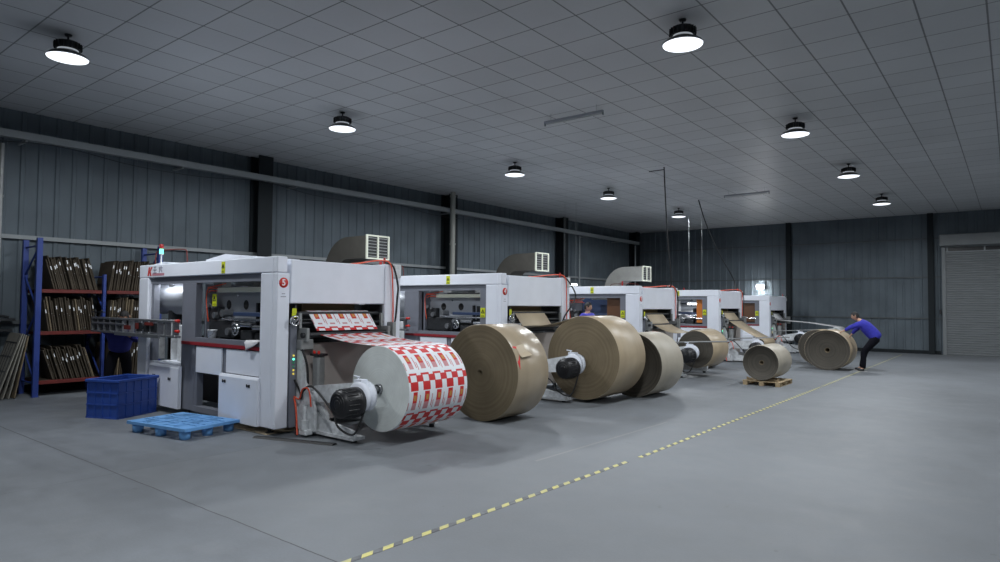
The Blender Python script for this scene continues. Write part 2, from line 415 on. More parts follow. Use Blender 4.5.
b = MB(); b.box(-2.28, -2.22, Yb-.14, Yb-.03, 1.58, 1.76, b=.01); b.cyl((-2.25, Yb-.15, 1.7), (-2.25, Yb-.14, 1.7), .012)
tag(b.build('door_switch', M['black']), 'small black switch box beside the grey roller door', 'switch')

# ------------------------------------------------------------------ ceiling lamps
LZ = 5.23
def lamp_proto():
    r = empty('high_bay_lamp', (0, 0, 0))
    b = MB(); b.lathe([(.27, 0), (.268, .015), (.22, .055), (.15, .09), (.135, .10), (.13, .10), (.145, .085), (.215, .05), (.255, .012), (.262, 0), (.27, 0)], (0, 0, 0), n=40); b.build('reflector', M['lampsh'], r)
    b = MB(); b.lathe([(.001, -.03), (.09, -.027), (.18, -.017), (.255, 0), (.258, .008), (.001, .01)], (0, 0, 0), n=40); b.build('lens', M['lens'], r)
    b = MB(); b.lathe([(.001, .10), (.13, .10), (.13, .125), (.001, .125)], (0, 0, 0)); b.build('glass_collar', mat('glowing_collar', (.6, .65, .7), .3, emit=.35), r)
    b = MB(); b.lathe([(.001, .12), (.15, .125), (.155, .14), (.155, .20), (.14, .23), (.06, .245), (.001, .245)], (0, 0, 0))
    for i in range(20):
        a = 2*PI*i/20; c_, s_ = math.cos(a), math.sin(a)
        b.add([(c_*.15-s_*.004, s_*.15+c_*.004, .13), (c_*.175-s_*.004, s_*.175+c_*.004, .13), (c_*.175-s_*.004, s_*.175+c_*.004, .215), (c_*.15-s_*.004, s_*.15+c_*.004, .215),
               (c_*.15+s_*.004, s_*.15-c_*.004, .13), (c_*.175+s_*.004, s_*.175-c_*.004, .13), (c_*.175+s_*.004, s_*.175-c_*.004, .215), (c_*.15+s_*.004, s_*.15-c_*.004, .215)],
              [(0, 1, 2, 3), (7, 6, 5, 4), (1, 5, 6, 2), (3, 2, 6, 7), (0, 4, 5, 1)])
    b.build('heat_sink', M['lampbody'], r)
    b = MB(); b.cyl((0, 0, .24), (0, 0, ROOM_H-LZ), .014, 8)
    b.lathe([(.001, ROOM_H-LZ-.025), (.04, ROOM_H-LZ-.025), (.05, ROOM_H-LZ), (.001, ROOM_H-LZ)], (0, 0, 0), n=16); b.build('hanger', M['black'], r)
    ld = bpy.data.lights.new('lamp_light', 'AREA'); ld.shape = 'DISK'; ld.size = .46; ld.energy = LAMP_W*.66; ld.color = LAMP_COL; ld.spread = PI
    lo = bpy.data.objects.new('lamp_light', ld); COL.objects.link(lo); lo.parent = r; lo.location = (0, 0, -.04)
    pl = bpy.data.lights.new('lamp_glow', 'POINT'); pl.energy = LAMP_W*.035; pl.color = LAMP_COL; pl.shadow_soft_size = .1
    po = bpy.data.objects.new('lamp_glow', pl); COL.objects.link(po); po.parent = r; po.location = (0, 0, .115)
    sl = bpy.data.lights.new('lamp_side_light', 'SPOT'); sl.spot_size = math.radians(172); sl.spot_blend = .12; sl.energy = LAMP_W*.9; sl.color = LAMP_COL; sl.shadow_soft_size = .16
    so_ = bpy.data.objects.new('lamp_side_light', sl); COL.objects.link(so_); so_.parent = r; so_.location = (0, 0, -.05)
    return r
lp = lamp_proto(); first = True
LL = {-10.3: ['glowing high-bay ceiling lamp nearest on the left, above the die rack end', 'glowing ceiling lamp above the nearest printing machine', 'glowing ceiling lamp above machine number 4',
              'glowing ceiling lamp above machine number 3, left of the hanging cables', 'small far glowing ceiling lamp beyond the straight hanging cable'],
      -3.34: ['brightest large ceiling lamp at upper right, nearest of the right row', 'second ceiling lamp of the right row', 'third ceiling lamp of the right row', 'farthest ceiling lamp of the right row near roller door']}
for key, pts in ((-10.3, ((-10.42, 3.27), (-10.3, 7.96), (-10.27, 13.55), (-10.1, 18.3), (-10.0, 23.6))), (-3.34, ((-3.35, 8.05), (-3.35, 13.65), (-3.33, 18.85), (-3.36, 24.5)))):
    for i, (x, y) in enumerate(pts):
        o = lp if first else copy_tree(lp); first = False
        o.location = (x, y, LZ); tag(o, LL[key][i], 'ceiling lamp', 'round high-bay ceiling lamps')
for x, y in ((-3.34, 2.6), (-3.34, -2.9), (3.6, 8.05), (3.6, 18.9), (3.6, 26.0)):  # unseen lamps added to brighten the near floor, machine faces and back wall
    o = copy_tree(lp); o.location = (x, y, LZ); tag(o, 'unseen high-bay ceiling lamp added to light the near floor, machine faces and back wall', 'ceiling lamp', 'unseen high-bay lamps added for light')
def tube_fixture(x0, x1, y, label):
    r = empty('tube_light', ((x0+x1)/2, y, 5.40), label=label, cat='tube light', group='unlit tube fixtures under the ceiling')
    h = (x1-x0)/2; b = MB(); b.box(-h, h, -.03, .03, .0, .045, b=.008); b.build('batten', M['greyl'], r)
    b = MB(); b.cyl((-h+.04, 0, -.025), (h-.04, 0, -.025), .016, 10); b.build('glass_tube', M['tube_off'], r)
    b = MB()
    for sx in (-1, 1): b.box(sx*h-.02 if sx > 0 else -h, h if sx > 0 else -h+.02, -.02, .02, -.05, 0)
    for sx in (-1, 1): b.cyl((sx*(h-.15), 0, .04), (sx*(h-.15), 0, .17), .004, 6)
    b.build('bracket', M['rail'], r)
tube_fixture(-7.24, -5.92, 10.52, 'long unlit tube light fixed across the ceiling, nearer one')
tube_fixture(-7.36, -5.94, 21.05, 'pale unlit tube light fixed across the ceiling, farther one')
# hanging cables
b = MB(); b.tube([(-7.36, 16.4, 5.57), (-7.36, 16.5, 4.6), (-7.38, 16.7, 3.5), (-7.42, 17.0, 2.45), (-7.6, 17.1, 2.36)], .018, 8); b.tube([(-7.36, 16.4, 5.5), (-7.8, 16.4, 5.5)], .012, 6, sub=1)
tag(b.build('hanging_cable', M['rubber']), 'nearly straight black cable hanging from the ceiling to machine 3', 'cable')
b = MB(); b.tube([(-8.67, 22.2, 5.57), (-8.55, 22.6, 4.75), (-8.38, 23.4, 3.75), (-8.2, 24.4, 2.85), (-8.1, 24.3, 2.42)], .018, 8)
tag(b.build('hanging_cable', M['rubber']), 'slanting black cable hanging from the ceiling to machine 2', 'cable')

# ------------------------------------------------------------------ rolls of paper
def arc_pts(cx, cz, r, a0, a1, n=24): return [(cx+r*math.cos(a0+(a1-a0)*i/n), cz+r*math.sin(a0+(a1-a0)*i/n)) for i in range(n+1)]
def sheet(b, path, y0, y1, th=.004, mi=0, yend=None):     # path in (x,z)
    n = len(path); vs = []
    for i, (x, z) in enumerate(path):
        t = i/(n-1); ya, yb = (y0, y1) if yend is None else (y0+(yend[0]-y0)*t, y1+(yend[1]-y1)*t)
        vs += [(x, ya, z+th), (x, yb, z+th), (x, ya, z), (x, yb, z)]
    fs = []
    for i in range(n-1):
        a, c_ = 4*i, 4*i+4
        fs += [(a, a+1, c_+1, c_), (a+2, c_+2, c_+3, a+3), (a, c_, c_+2, a+2), (a+1, a+3, c_+3, c_+1)]
    fs += [(0, 2, 3, 1), (4*n-4, 4*n-3, 4*n-1, 4*n-2)]
    return b.add(vs, fs, mi, True)
def paper_roll(x, y0, z, r, L, label, face, wrap, group=None, sag=0, core_r=.055, dish=.0):
    e = empty('paper_roll', (x, y0, z), label=label, cat='paper roll', group=group)
    def pt(rad, t):     # slight flattening for slack rolls
        return (rad*math.cos(t)*(1+sag*.5), rad*math.sin(t)*(1-sag))
    n = 96; b = MB(); prof = [(r-.006, 0), (r, .006), (r, L-.006), (r-.006, L)]
    vs = []
    for rr, h in prof:
        for i in range(n): px, pz = pt(rr, 2*PI*i/n); vs.append((px, h, pz))
    b.add(vs, [(q*n+i, q*n+(i+1) % n, (q+1)*n+(i+1) % n, (q+1)*n+i) for q in range(3) for i in range(n)], 0, True)
    for h, s_ in ((0, 1), (L, -1)):
        vs = []; rings = [(core_r, dish), (core_r+.03, dish*.95), (r*.35, dish*.9), (r*.82, dish*.75), (r*.90, dish*.15), (r-.006, 0)]
        for rr, dd in rings:
            for i in range(n): px, pz = pt(rr, 2*PI*i/n); vs.append((px, h+s_*dd, pz))
        b.add(vs, [(q*n+i, q*n+(i+1) % n, (q+1)*n+(i+1) % n, (q+1)*n+i) for q in range(5) for i in range(n)], 1, dish > 0)
    b.build('roll_body', [wrap, face], e)
    c_ = MB(); c_.lathe([(core_r, -.004+dish), (core_r, L-dish+.004), (core_r-.014, L-dish+.004), (core_r-.014, -.004+dish), (core_r, -.004+dish)], (0, 0, 0), 'y', 24)
    c_.build('roll_core', M['ply2'], e)
    return e

# printed pattern painted face by face on a fine grid
def ink(u, v):      # u across in repeats, v along in metres ; 0 white 1 red 2 pink 3 yellow
    cu = (u % 1); P = .52; q = (v % P)/P
    if q < .23:       # red frames with white squares
        if q < .05: return 1 if cu > .1 and cu < .72 else 0
        return 0 if (.22 < cu < .66 and q > .06) else 1
    if q < .42: return 1 if .14 < cu < .74 else 0
    if q < .46: return 0
    if q > .97: return 0
    t = (q-.46)/.51
    if .30 < cu < .66:
        if t < .52: return 3 if (.42 < cu < .58 and .14 < t < .42) else 1
        if t < .90: return 2 if int(t*40) % 2 == 0 else 0
    if .84 < cu < .92 and .15 < t < .8: return 2 if int(t*30) % 3 else 1
    if cu < .06 and .5 < t < .9 : return 2
    return 0
def printed(b, path, y0, y1, nu=75, off=0, back=None, yend=None):
    # resample the path finely, one quad per cell
    pts = [Vector((p[0], p[1])) for p in path]; S = [0]
    for i in range(1, len(pts)): S.append(S[-1]+(pts[i]-pts[i-1]).length)
    n = max(2, int(S[-1]/.014)); rows = []; j_ = 0
    for i in range(n+1):
        s_ = S[-1]*i/n
        while j_ < len(S)-2 and S[j_+1] < s_: j_ += 1
        t = (s_-S[j_])/max(1e-9, S[j_+1]-S[j_]); rows.append((pts[j_].lerp(pts[j_+1], t), s_, i/n))
    base = len(b.v)
    for p, s_, tt in rows:
        ya, yb = (y0, y1) if yend is None else (y0+(yend[0]-y0)*tt, y1+(yend[1]-y1)*tt)
        for k_ in range(nu+1): b.v.append((p.x, ya+(yb-ya)*k_/nu, p.y))
    for i in range(n):
        for k_ in range(nu):
            a = base+i*(nu+1)+k_
            b.f.append([a, a+1, a+nu+2, a+nu+1]); b.mi.append(ink((k_+.5)/nu*5, off+(rows[i][1]+rows[i+1][1])/2)); b.sm.append(True)
INK = [M['ink_white'], M['ink_red'], M['ink_pink'], M['ink_yellow']]

# ------------------------------------------------------------------ printing machine
def machine(n, X, Y, W, H, label, kraft_web=True, light=False, orange=False, mirror_duct=False):
    L = 4.25; k_ = H/2.44
    e = empty('printing_machine', (X, Y, 0), label=label, cat='printing machine', group='row of roll-fed printing machines')
    z_ = lambda v_: v_*k_
    bd = .012
    b = MB()
    b.box(-L, 0, 0, .16, z_(2.22), z_(2.44), b=bd)                     # header beam
    b.box(-L, -3.9, 0, .16, z_(.1), z_(2.215), b=bd)
    b.box(-.40, 0, 0, .20, z_(.1), z_(2.215), b=bd)
    b.box(-.385, -.36, -.004, 0, z_(.8), z_(2.2)); b.box(-.12, -.1, -.006, .0, z_(.12), z_(2.42))
    b.build('front_frame', M['white'], e)
    b = MB()                                                         # far side of the frame
    b.box(-L, 0, W-.16, W, z_(2.22), z_(2.44), b=bd); b.box(-L, -3.9, W-.16, W, z_(.1), z_(2.215), b=bd)
    b.box(-3.9, -.36, W-.14, W-.03, z_(.1), z_(1.25)); b.box(-2.75, -2.34, W-.14, W-.03, z_(1.25), z_(2.22))
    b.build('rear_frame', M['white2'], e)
    for xa, xb in ((-L, -2.5), (-.95, -.39)): b = MB(); b.box(xa, xb, .17, W-.17, z_(2.405), z_(2.43)); b.build('roof_plate', M['white'], e)
    if n == 5:
        b = MB(); b.prism([(-L-.05, 2.40), (-L-.05, 2.445), (-3.72, 2.50), (-3.2, 2.46), (-3.2, 2.44)], .17, .9)
        b.build('roof_lid', M['white'], e)
        b = MB(); b.prism([(-2.42, 2.445), (-2.42, 2.49), (-1.83, 2.56), (-.95, 2.485), (-.95, 2.445)], .25, 1.0)
        b.build('roof_lid', M['white'], e)
    # grey inner frame
    b = MB()
    b.box(-3.895, -.405, .05, .15, z_(2.11), z_(2.215)); b.box(-2.76, -2.32, .05, .16, z_(.1), z_(2.108), b=.006)
    b.box(-2.318, -.405, .04, .16, z_(1.185), z_(1.25)); b.box(-1.46, -1.33, .06, .14, z_(.1), z_(1.12)); b.box(-2.318, -1.462, .04, .16, z_(.1), z_(.185))
    b.box(-2.318, -2.24, .06, .16, z_(.187), z_(1.12)); b.box(-3.895, -3.80, .06, .16, z_(.8), z_(2.108)); b.box(-2.318, -2.27, .2, .9, z_(1.25), z_(2.1))
    b.build('inner_frame', M['grey'], e)
    b = MB(); b.box(-2.70, -.402, .02, .04, z_(1.135), z_(1.183)); b.build('red_stripe', M['red'], e)
    b = MB(); b.box(-2.24, -1.47, .035, .06, z_(.715), z_(1.12), b=.004); b.build('side_panel', M['white'], e)
    b = MB(); b.box(-1.34, -.405, .035, .06, z_(.77), z_(1.12), b=.004); b.build('side_panel', M['white'], e)
    def door(x0, x1, z0, z1, lat, far=False):
        b = MB(); b.prism([(-.035, z_(z0)), (-.035, z_(z1)-.035), (-.01, z_(z1)), (.02, z_(z1)), (.02, z_(z0))], x0, x1, axis='x')
        d = b.build('access_door', M['white'], e)
        for lx, lz in lat:
            c_ = MB()
            for q in (-.03, .03): c_.box(lx+q-.013, lx+q+.013, -.047, -.035, z_(lz)-.022, z_(lz)+.022, b=.004)
            c_.box(lx-.02, lx+.02, -.043, -.035, z_(lz)-.008, z_(lz)+.008); c_.build('latch', M['dark'], d)
    door(-1.40, -.37, .1, .765, ((-1.25, .66), (-.60, .64))); door(-3.70, -2.66, .1, .775, ((-3.5, .58), (-2.95, .56)))
    b = MB(); b.box(-3.72, -2.78, .02, .5, z_(.77), z_(.80)); b.box(-3.895, -3.74, .05, .14, z_(.1), z_(.8)); b.build('ledge', M['white'], e)
    # bay with a pump; black sheets stand in for the shade inside
    b = MB(); b.box(-3.6, -1.40, .72, .75, .1, z_(1.22)); b.box(-2.30, -1.40, .17, .72, .08, .1); b.box(-1.40, -1.37, .17, .72, .1, z_(1.1)); b.build('bay_shade_sheet', M['black'], e)
    b = MB(); b.cyl((-2.05, .45, z_(.30)), (-1.6, .45, z_(.30)), .08, 18); b.box(-2.1, -1.55, .35, .55, .1, z_(.23)); b.cyl((-1.8, .45, z_(.36)), (-1.8, .45, z_(.44)), .04, 12)
    for q in range(7): b.cyl((-2.03+q*.06, .45, z_(.30)), (-2.015+q*.06, .45, z_(.30)), .092, 18)
    p = b.build('pump', M['steel'], e); b = MB(); b.cyl((-1.93, .36, z_(.27)), (-1.93, .33, z_(.27)), .025, 12); b.build('valve', M['redb'], p)
    # left bay : curved sheet guard under a tube
    b = MB(); cy_, cz_ = .52, z_(1.86); pth = [(cy_-.30*math.cos(a), cz_+.30*math.sin(a)) for a in [-1.1+i*2.5/16 for i in range(17)]]
    vs = []
    for y_, zz in pth: vs += [(-4.6, y_, zz), (-2.78, y_, zz)]
    b.add(vs, [(2*i, 2*i+1, 2*i+3, 2*i+2) for i in range(16)], 0, True)
    b.build('feed_guard', M['greyl'], e)
    b = MB(); b.box(-3.75, -3.64, .3, .45, z_(.8), z_(1.5)); b.box(-3.32, -2.85, .25, .35, z_(.8), z_(1.42), b=.01); b.box(-4.2, -4.1, .3, .4, z_(.8), z_(1.4)); b.build('guard', M['white2'], e)
    b = MB(); b.box(-3.78, -3.66, .3, .5, z_(.8), z_(2.1)); b.box(-3.66, -3.2, 1.2, 1.25, z_(.8), z_(1.4)); b.cyl((-3.6, .9, z_(1.1)), (-2.8, .9, z_(1.1)), .09, 20); b.build('feed_bracket', M['dark'], e)
    if light:
        b = MB(); b.cyl((-4.1, .17, z_(2.14)), (-2.9, .17, z_(2.14)), .012, 10); b.build('light_tube', M['tube'], e)
        ld = bpy.data.lights.new('bay_light', 'AREA'); ld.shape = 'RECTANGLE'; ld.size = .6; ld.size_y = .04; ld.energy = 2.2; ld.color = LAMP_COL
        lo = bpy.data.objects.new('bay_light', ld); COL.objects.link(lo); lo.parent = e; lo.location = (-3.5, .18, z_(2.11)); lo.rotation_euler = (math.radians(10), 0, 0)
    # right bay
    b = MB()                                                         # plate with two round holes
    hz = z_(1.77)
    def ring(cx, cz, r, x0, x1, z0, z1, y_):
        N = 32; vs = []
        for i in range(N):
            t = 2*PI*i/N; c_, s_ = math.cos(t), math.sin(t); sc = min((x1-cx)/c_ if c_ > 1e-6 else ((x0-cx)/c_ if c_ < -1e-6 else 9), (z1-cz)/s_ if s_ > 1e-6 else ((z0-cz)/s_ if s_ < -1e-6 else 9))
            vs += [(cx+r*c_, y_, cz+r*s_), (cx+sc*c_, y_, cz+sc*s_), (cx+r*c_, y_+.03, cz+r*s_)]
        b.add(vs, [(3*i, 3*i+1, 3*((i+1) % N)+1, 3*((i+1) % N)) for i in range(N)]+[(3*i, 3*((i+1) % N), 3*((i+1) % N)+2, 3*i+2) for i in range(N)])
    py = .35
    if n >= 4:
        ring(-1.86, hz, .075, -2.26, -1.61, hz-.15, hz+.15, py); ring(-1.36, hz, .075, -1.61, -.62, hz-.15, hz+.15, py)
        b.box(-2.26, -.62, py, py+.03, hz+.15, z_(2.02)); b.prism([(-2.0, z_(1.5)), (-2.26, hz-.15), (-.62, hz-.15), (-.62, z_(1.5))], py, py+.03)
        b.build('bearing_plate', M['greyl'], e)
        for cx_ in (-1.86, -1.36): b = MB(); b.lathe([(.0755, .002), (.0755, .2), (.001, .2), (.001, .19), (.070, .19), (.070, .002), (.0755, .002)], (cx_, py, hz), 'y', 28); b.build('hole_shade_cup', M['black'], e)  # black cups behind the plate holes, painting the shade inside them
    else:
        xa, xb = {3: (-1.05, -.42), 2: (-.83, -.55), 1: (-1.3, -.42)}[n]
        b = MB(); b.box(xa, xb, .185, .205, z_(1.3), z_(2.11), b=.004); b.build('safety_guard', M['orangep'] if n == 2 else M['brownp'], e)
        if n != 2: b = MB(); b.box(-2.1 if n == 3 else -2.6, xa-.02, py+.3, py+.33, z_(1.3), z_(2.11)); b.build('bearing_plate', M['navy'], e)
    if n >= 4: b = MB(); b.box(-1.95, -.45, .20, .32, z_(1.96), z_(2.035), b=.01); b.build('cable_duct', M['ivory'], e)
    b = MB(); b.box(-1.6, -1.1, .3, .5, z_(2.06), z_(2.12)); b.box(-2.15, -1.9, .25, .4, z_(2.05), z_(2.13)); b.box(-2.2, -.45, .72, .80, z_(2.08), z_(2.16)); b.build('top_bracket', M['galv'], e)
    b = MB(); b.box(-1.47, -.45, .20, .30, z_(1.60), z_(1.66), b=.008); b.build('blue_bar', M['navy'], e)
    b = MB(); b.cyl((-1.8, .22, z_(1.55)), (-.5, .22, z_(1.55)), .02, 12); b.cyl((-1.2, .18, z_(1.47)), (-.9, .18, z_(1.47)), .03, 12)
    b.cyl((-.85, .18, z_(1.44)), (-.5, .18, z_(1.44)), .035, 14); b.build('guide_shaft', M['chrome'], e)
    b = MB()                                                         # dark press block with rollers
    b.box(-2.25, -1.5, .24, .9, z_(1.25), z_(1.54), b=.02); b.box(-2.3, -1.98, .24, .5, z_(1.54), z_(1.74), b=.01); b.box(-1.25, -.95, .2, .34, z_(1.25), z_(1.39), b=.01); b.box(-.9, -.42, .22, .34, z_(1.25), z_(1.36), b=.01)
    b.box(-1.5, -.5, .5, .9, z_(1.25), z_(1.42)); b.box(-2.9, -2.4, .6, W-.3, z_(.9), z_(2.1)); b.build('press_block', M['dark'], e)
    b = MB(); b.cyl((-1.75, .17, z_(1.64)), (-1.75, W-.3, z_(1.64)), .055, 24); b.cyl((-1.42, .18, z_(1.47)), (-1.42, W-.3, z_(1.47)), .045, 20); b.cyl((-1.62, .19, z_(1.36)), (-1.62, W-.3, z_(1.36)), .055, 20); b.cyl((-.75, .4, z_(1.5)), (-.75, W-.3, z_(1.5)), .06, 20)
    b.build('press_roller', M['steel'], e)
    for (q, zz, rr_) in ((-2.22, 1.76, .035), (-2.1, 1.74, .03), (-2.05, 1.6, .05)): b = MB(); b.cyl((q, .2, z_(zz)), (q, .245, z_(zz)), rr_, 14); b.build('air_regulator', M['steel'], e)
    b = MB(); b.lathe([(.07, 0), (.09, 0), (.09, .03), (.07, .03), (.07, 0)], (-1.34, .16, z_(1.40)), 'y', 28); b.lathe([(.001, -.002), (.025, -.002), (.025, .03), (.001, .03)], (-1.34, .16, z_(1.40)), 'y', 16)
    for i in range(5):
        a = 2*PI*i/5+.3; b.cyl((-1.34, .172, z_(1.40)), (-1.34+.075*math.cos(a), .172, z_(1.40)+.075*math.sin(a)), .010, 8)
    b.build('spoked_wheel', M['chrome'], e)
    for P in ([(-2.24, .22, z_(1.5)), (-2.27, .2, z_(1.8)), (-2.25, .2, z_(2.0)), (-2.1, .2, z_(2.03)), (-1.85, .24, z_(2.01))], [(-2.22, .21, z_(1.96)), (-2.1, .19, z_(1.99)), (-1.8, .24, z_(1.97))],
              [(-2.24, .2, z_(2.04)), (-2.0, .19, z_(2.06)), (-1.8, .26, z_(2.10))], [(-.44, .12, z_(1.3)), (-.46, .14, z_(1.45)), (-.43, .3, z_(1.5))]):
        b = MB(); b.tube(P, .0085); b.build('orange_hose', M['orange'], e)
    # stickers
    def sticker(x, z, w_, h, y_):
        b = MB(); b.box(x-w_/2, x+w_/2, y_-.004, y_, z-h/2, z+h/2); s_ = b.build('warning_sticker', M['yellow'], e)
        b = MB(); t = w_*.33
        for (ax, az), (bx_, bz) in (((-t, -t*.2), (t, -t*.2)), ((t, -t*.2), (0, t*1.5)), ((0, t*1.5), (-t, -t*.2))): b.cyl((x+ax, y_-.006, z+az), (x+bx_, y_-.006, z+bz), w_*.05, 6)
        b.cyl((x, y_-.006, z+t*.2), (x, y_-.006, z+t*.8), w_*.045, 6); b.box(x-t, x+t, y_-.006, y_-.003, z-h*.34, z-h*.3); b.box(x-t, x+t, y_-.006, y_-.003, z-h*.42, z-h*.39); b.build('warning_symbol', M['black'], s_)
    sticker(-1.41, z_(2.325), .10, .17, 0)
    sticker(-2.0 if n == 5 else -.50, z_(1.84) if n == 5 else z_(1.66), .12, .19, .19 if n == 5 else .04)
    if n < 5: b = MB(); b.box(-.58, -.41, .05, .12, z_(1.25), z_(2.11)); b.build('bay_post', M['grey'], e)
    # delivery rails
    b = MB(); y0, y1 = -.22, -.12
    for zz in (1.26, 1.50): b.box(-5.75, -2.42, y0, y1, z_(zz)-.018, z_(zz)+.018, b=.006)
    b.box(-4.6, -2.9, y0-.03, y0, z_(1.22), z_(1.27)); b.cyl((-5.7, -.2, z_(1.41)), (-4.3, -.2, z_(1.41)), .02, 12)
    x = -5.75
    while x < -2.5: b.box(x, x+.03, y0+.01, y1, z_(1.26), z_(1.50)); x += .27
    b.build('delivery_rail', M['steel'], e)
    b = MB(); b.box(-5.85, -4.3, -.13, .05, z_(1.33), z_(1.50)); b.box(-3.9, -3.1, -.20, -.14, z_(1.31), z_(1.45)); b.cyl((-3.5, -.26, z_(1.4)), (-3.5, -.24, z_(1.4)), .05); b.cyl((-5.6, -.2, z_(1.5)), (-5.6, -.2, z_(1.66)), .015)
    b.cyl((-5.45, -.2, z_(1.5)), (-5.3, -.2, z_(1.64)), .012); b.box(-5.75, -5.2, -.22, -.18, z_(1.60), z_(1.62)); b.build('gripper_block', M['dark'], e)
    b = MB(); b.box(-4.25, -4.0, -.235, -.22, z_(1.33), z_(1.40)); b.box(-3.45, -3.15, -.235, -.22, z_(1.42), z_(1.47)); b.box(-3.8, -3.7, -.235, -.22, z_(1.35), z_(1.45)); b.build('red_clamp', M['beam'], e)
    for zz in (1.51, 1.35):
        b = MB(); b.cyl((-2.43, -.2, z_(zz)), (-2.37, -.2, z_(zz)), .02, 14); b.lathe([(.001, .0), (.022, .005), (.028, .02), (.022, .04), (.001, .045)], (-2.37, -.2, z_(zz)), 'x', 16); b.build('red_knob', M['redb'], e)
    # beacon
    b = MB(); b.cyl((-3.57, .06, z_(2.44)), (-3.57, .06, z_(2.62)), .012, 10); b.lathe([(.001, 0), (.035, 0), (.035, .012), (.001, .012)], (-3.57, .06, z_(2.61)), n=16); p = b.build('beacon_pole', M['tag'], e)
    b = MB(); b.cyl((-3.57, .06, z_(2.62)+.01), (-3.57, .06, z_(2.62)+.085), .032, 16); b.build('green_beacon', M['ledg'] if n == 5 else M['ledr'], p)
    b = MB(); b.cyl((-3.57, .06, z_(2.62)+.087), (-3.57, .06, z_(2.62)+.15), .032, 16); b.lathe([(.034, .15), (.03, .165), (.001, .17)], (-3.57, .06, z_(2.62)), n=16); b.build('red_beacon', M['ledr'], p)
    b = MB(); b.tube([(-4.15, .22, z_(2.42)), (-4.14, .22, z_(2.60)), (-4.02, .22, z_(2.70)), (-3.12, .22, z_(2.69)), (-3.0, .22, z_(2.60)), (-2.98, .22, z_(2.42))], .010); b.build('red_pipe', M['beam'], e)
    # the end where the web comes in
    yl, yr = .22, W-.36
    b = MB(); b.box(-.38, -.004, yl, yr, z_(1.80), z_(2.405), b=.01); b.build('end_hood', M['white'], e)
    b = MB(); b.box(-.5, 0, yr+.012, W-.165, z_(.1), z_(2.43), b=bd); b.box(-.5, -.03, W-.165, W, z_(.1), z_(2.215)); b.build('end_column', M['white'], e)
    b = MB(); b.box(-.3, .012, yl+.0, yl+.10, z_(.10), z_(1.50), b=.004); st_ = b.build('control_strip', M['grey'], e)
    for i, (zz, mm) in enumerate(((1.08, 'ledy'), (1.03, 'ledg'), (.98, 'ledg'), (.93, 'ledg'), (.88, 'ledy'), (.83, 'ledy'))):
        b = MB(); b.lathe([(.014, 0), (.014, .008), (.008, .013), (.001, .014)], (.012, yl+.05, z_(zz)), 'x', 14)
        b.build('indicator_light', M[mm] if not (i in (2, 3)) else mat('dim_green', (.05, .3, .15), .4, emit=.1), st_)
    b = MB(); b.box(.012, .014, yl+.015, yl+.085, z_(1.70)-.04, z_(1.70)+.03); b.box(.012, .014, yl+.01, yl+.08, z_(1.62)-.02, z_(1.62)+.045); b.build('warning_sticker', [M['yellow']], e)
    b = MB(); b.lathe([(.055, 0), (.075, 0), (.075, .03), (.055, .03), (.055, 0)], (.05, yl+.03, z_(1.56)), 'x', 28); b.cyl((0, yl+.03, z_(1.56)), (.08, yl+.03, z_(1.56)), .02)
    for i in range(3):
        a = 2*PI*i/3+.5; b.cyl((.065, yl+.03, z_(1.56)), (.065, yl+.03+.06*math.cos(a), z_(1.56)+.06*math.sin(a)), .011, 8)
    b.build('handwheel', M['chrome'], e)
    # interior of the web opening
    b = MB(); b.box(-1.0, -.96, .3, W-.3, z_(.2), z_(1.8)); b.box(-.9, -.05, yl+.1, yl+.13, z_(1.30), z_(1.79)); b.box(-.9, -.05, yr-.03, yr+.01, z_(1.3), z_(1.79)); b.build('opening_lining', M['dark'], e)
    b = MB(); b.box(-.8, -.3, .6, yr-.35, z_(1.68), z_(1.79)); b.build('inner_tray', mat('brown_tray', (.14, .10, .045), .7) if 'brown_tray' not in bpy.data.materials else bpy.data.materials['brown_tray'], e)
    b = MB()
    for (x, z, r) in ((-.12, 1.655, .03), (.12, 1.36, .035), (-.05, 1.52, .02), (-.2, 1.30, .04)): b.cyl((x, yl+.1, z_(z)), (x, yr+.05, z_(z)), r, 18)
    b.build('guide_roller', M['dark'], e)
    for yy in (yl+.14, yr-.07):
        b = MB(); b.box(-.25, .18, yy, yy+.05, z_(1.27), z_(1.46), b=.008); b.box(-.02, .02, yy-.01, yy+.03, z_(1.455), z_(1.66)); b.build('roller_bracket', M['galv'], e)
    b = MB(); b.box(.05, .2, yr+.01, yr+.08, z_(1.2), z_(1.52), b=.01); b.build('roller_adjuster', M['galv'], e)
    b = MB(); b.box(0, .12, yl+.1, yl+.3, z_(1.16), z_(1.3), b=.01); b.build('edge_sensor', M['galv'], e)
    b = MB(); b.prism([(-.06, z_(.14)), (-.02, z_(1.24)), (.02, z_(1.24)), (.0, z_(.14))], yl+.12, yr+.0); b.build('web_guard', M['taupe'], e)
    b = MB(); b.prism([(.0, .08), (.0, z_(1.28)), (.09, z_(1.24)), (.14, z_(1.0)), (.20, .72), (.30, .58), (.42, .40), (.42, .08)], yl+.115, yl+.15)
    for (px_, pz_) in ((.06, .9), (.05, .65), (.12, .45), (.3, .25)): b.cyl((px_, yl+.112, pz_), (px_, yl+.116, pz_), .012, 10)
    b.build('side_plate', M['white2'], e)
    # badge with number
    b = MB(); b.lathe([(.001, .0), (.07, .0), (.07, .004), (.001, .004)], (.0, .10, z_(2.08)), 'x', 32); bg = b.build('number_badge', M['redb'], e)
    text_mesh('number', str(n), .12, M['tag'], bg, Matrix.Translation((.006, .10, z_(2.08)))@ROT_X, .003)
    b = MB()
    for zz, ww in ((1.93, .05), (1.89, .08)): b.box(0, .002, .10-ww/2, .10+ww/2, z_(zz)-.006, z_(zz)+.004)
    b.build('small_print', M['greyt'], e)
    # maker's mark on the header
    b = MB(); x0, zz = -3.93, z_(2.25)
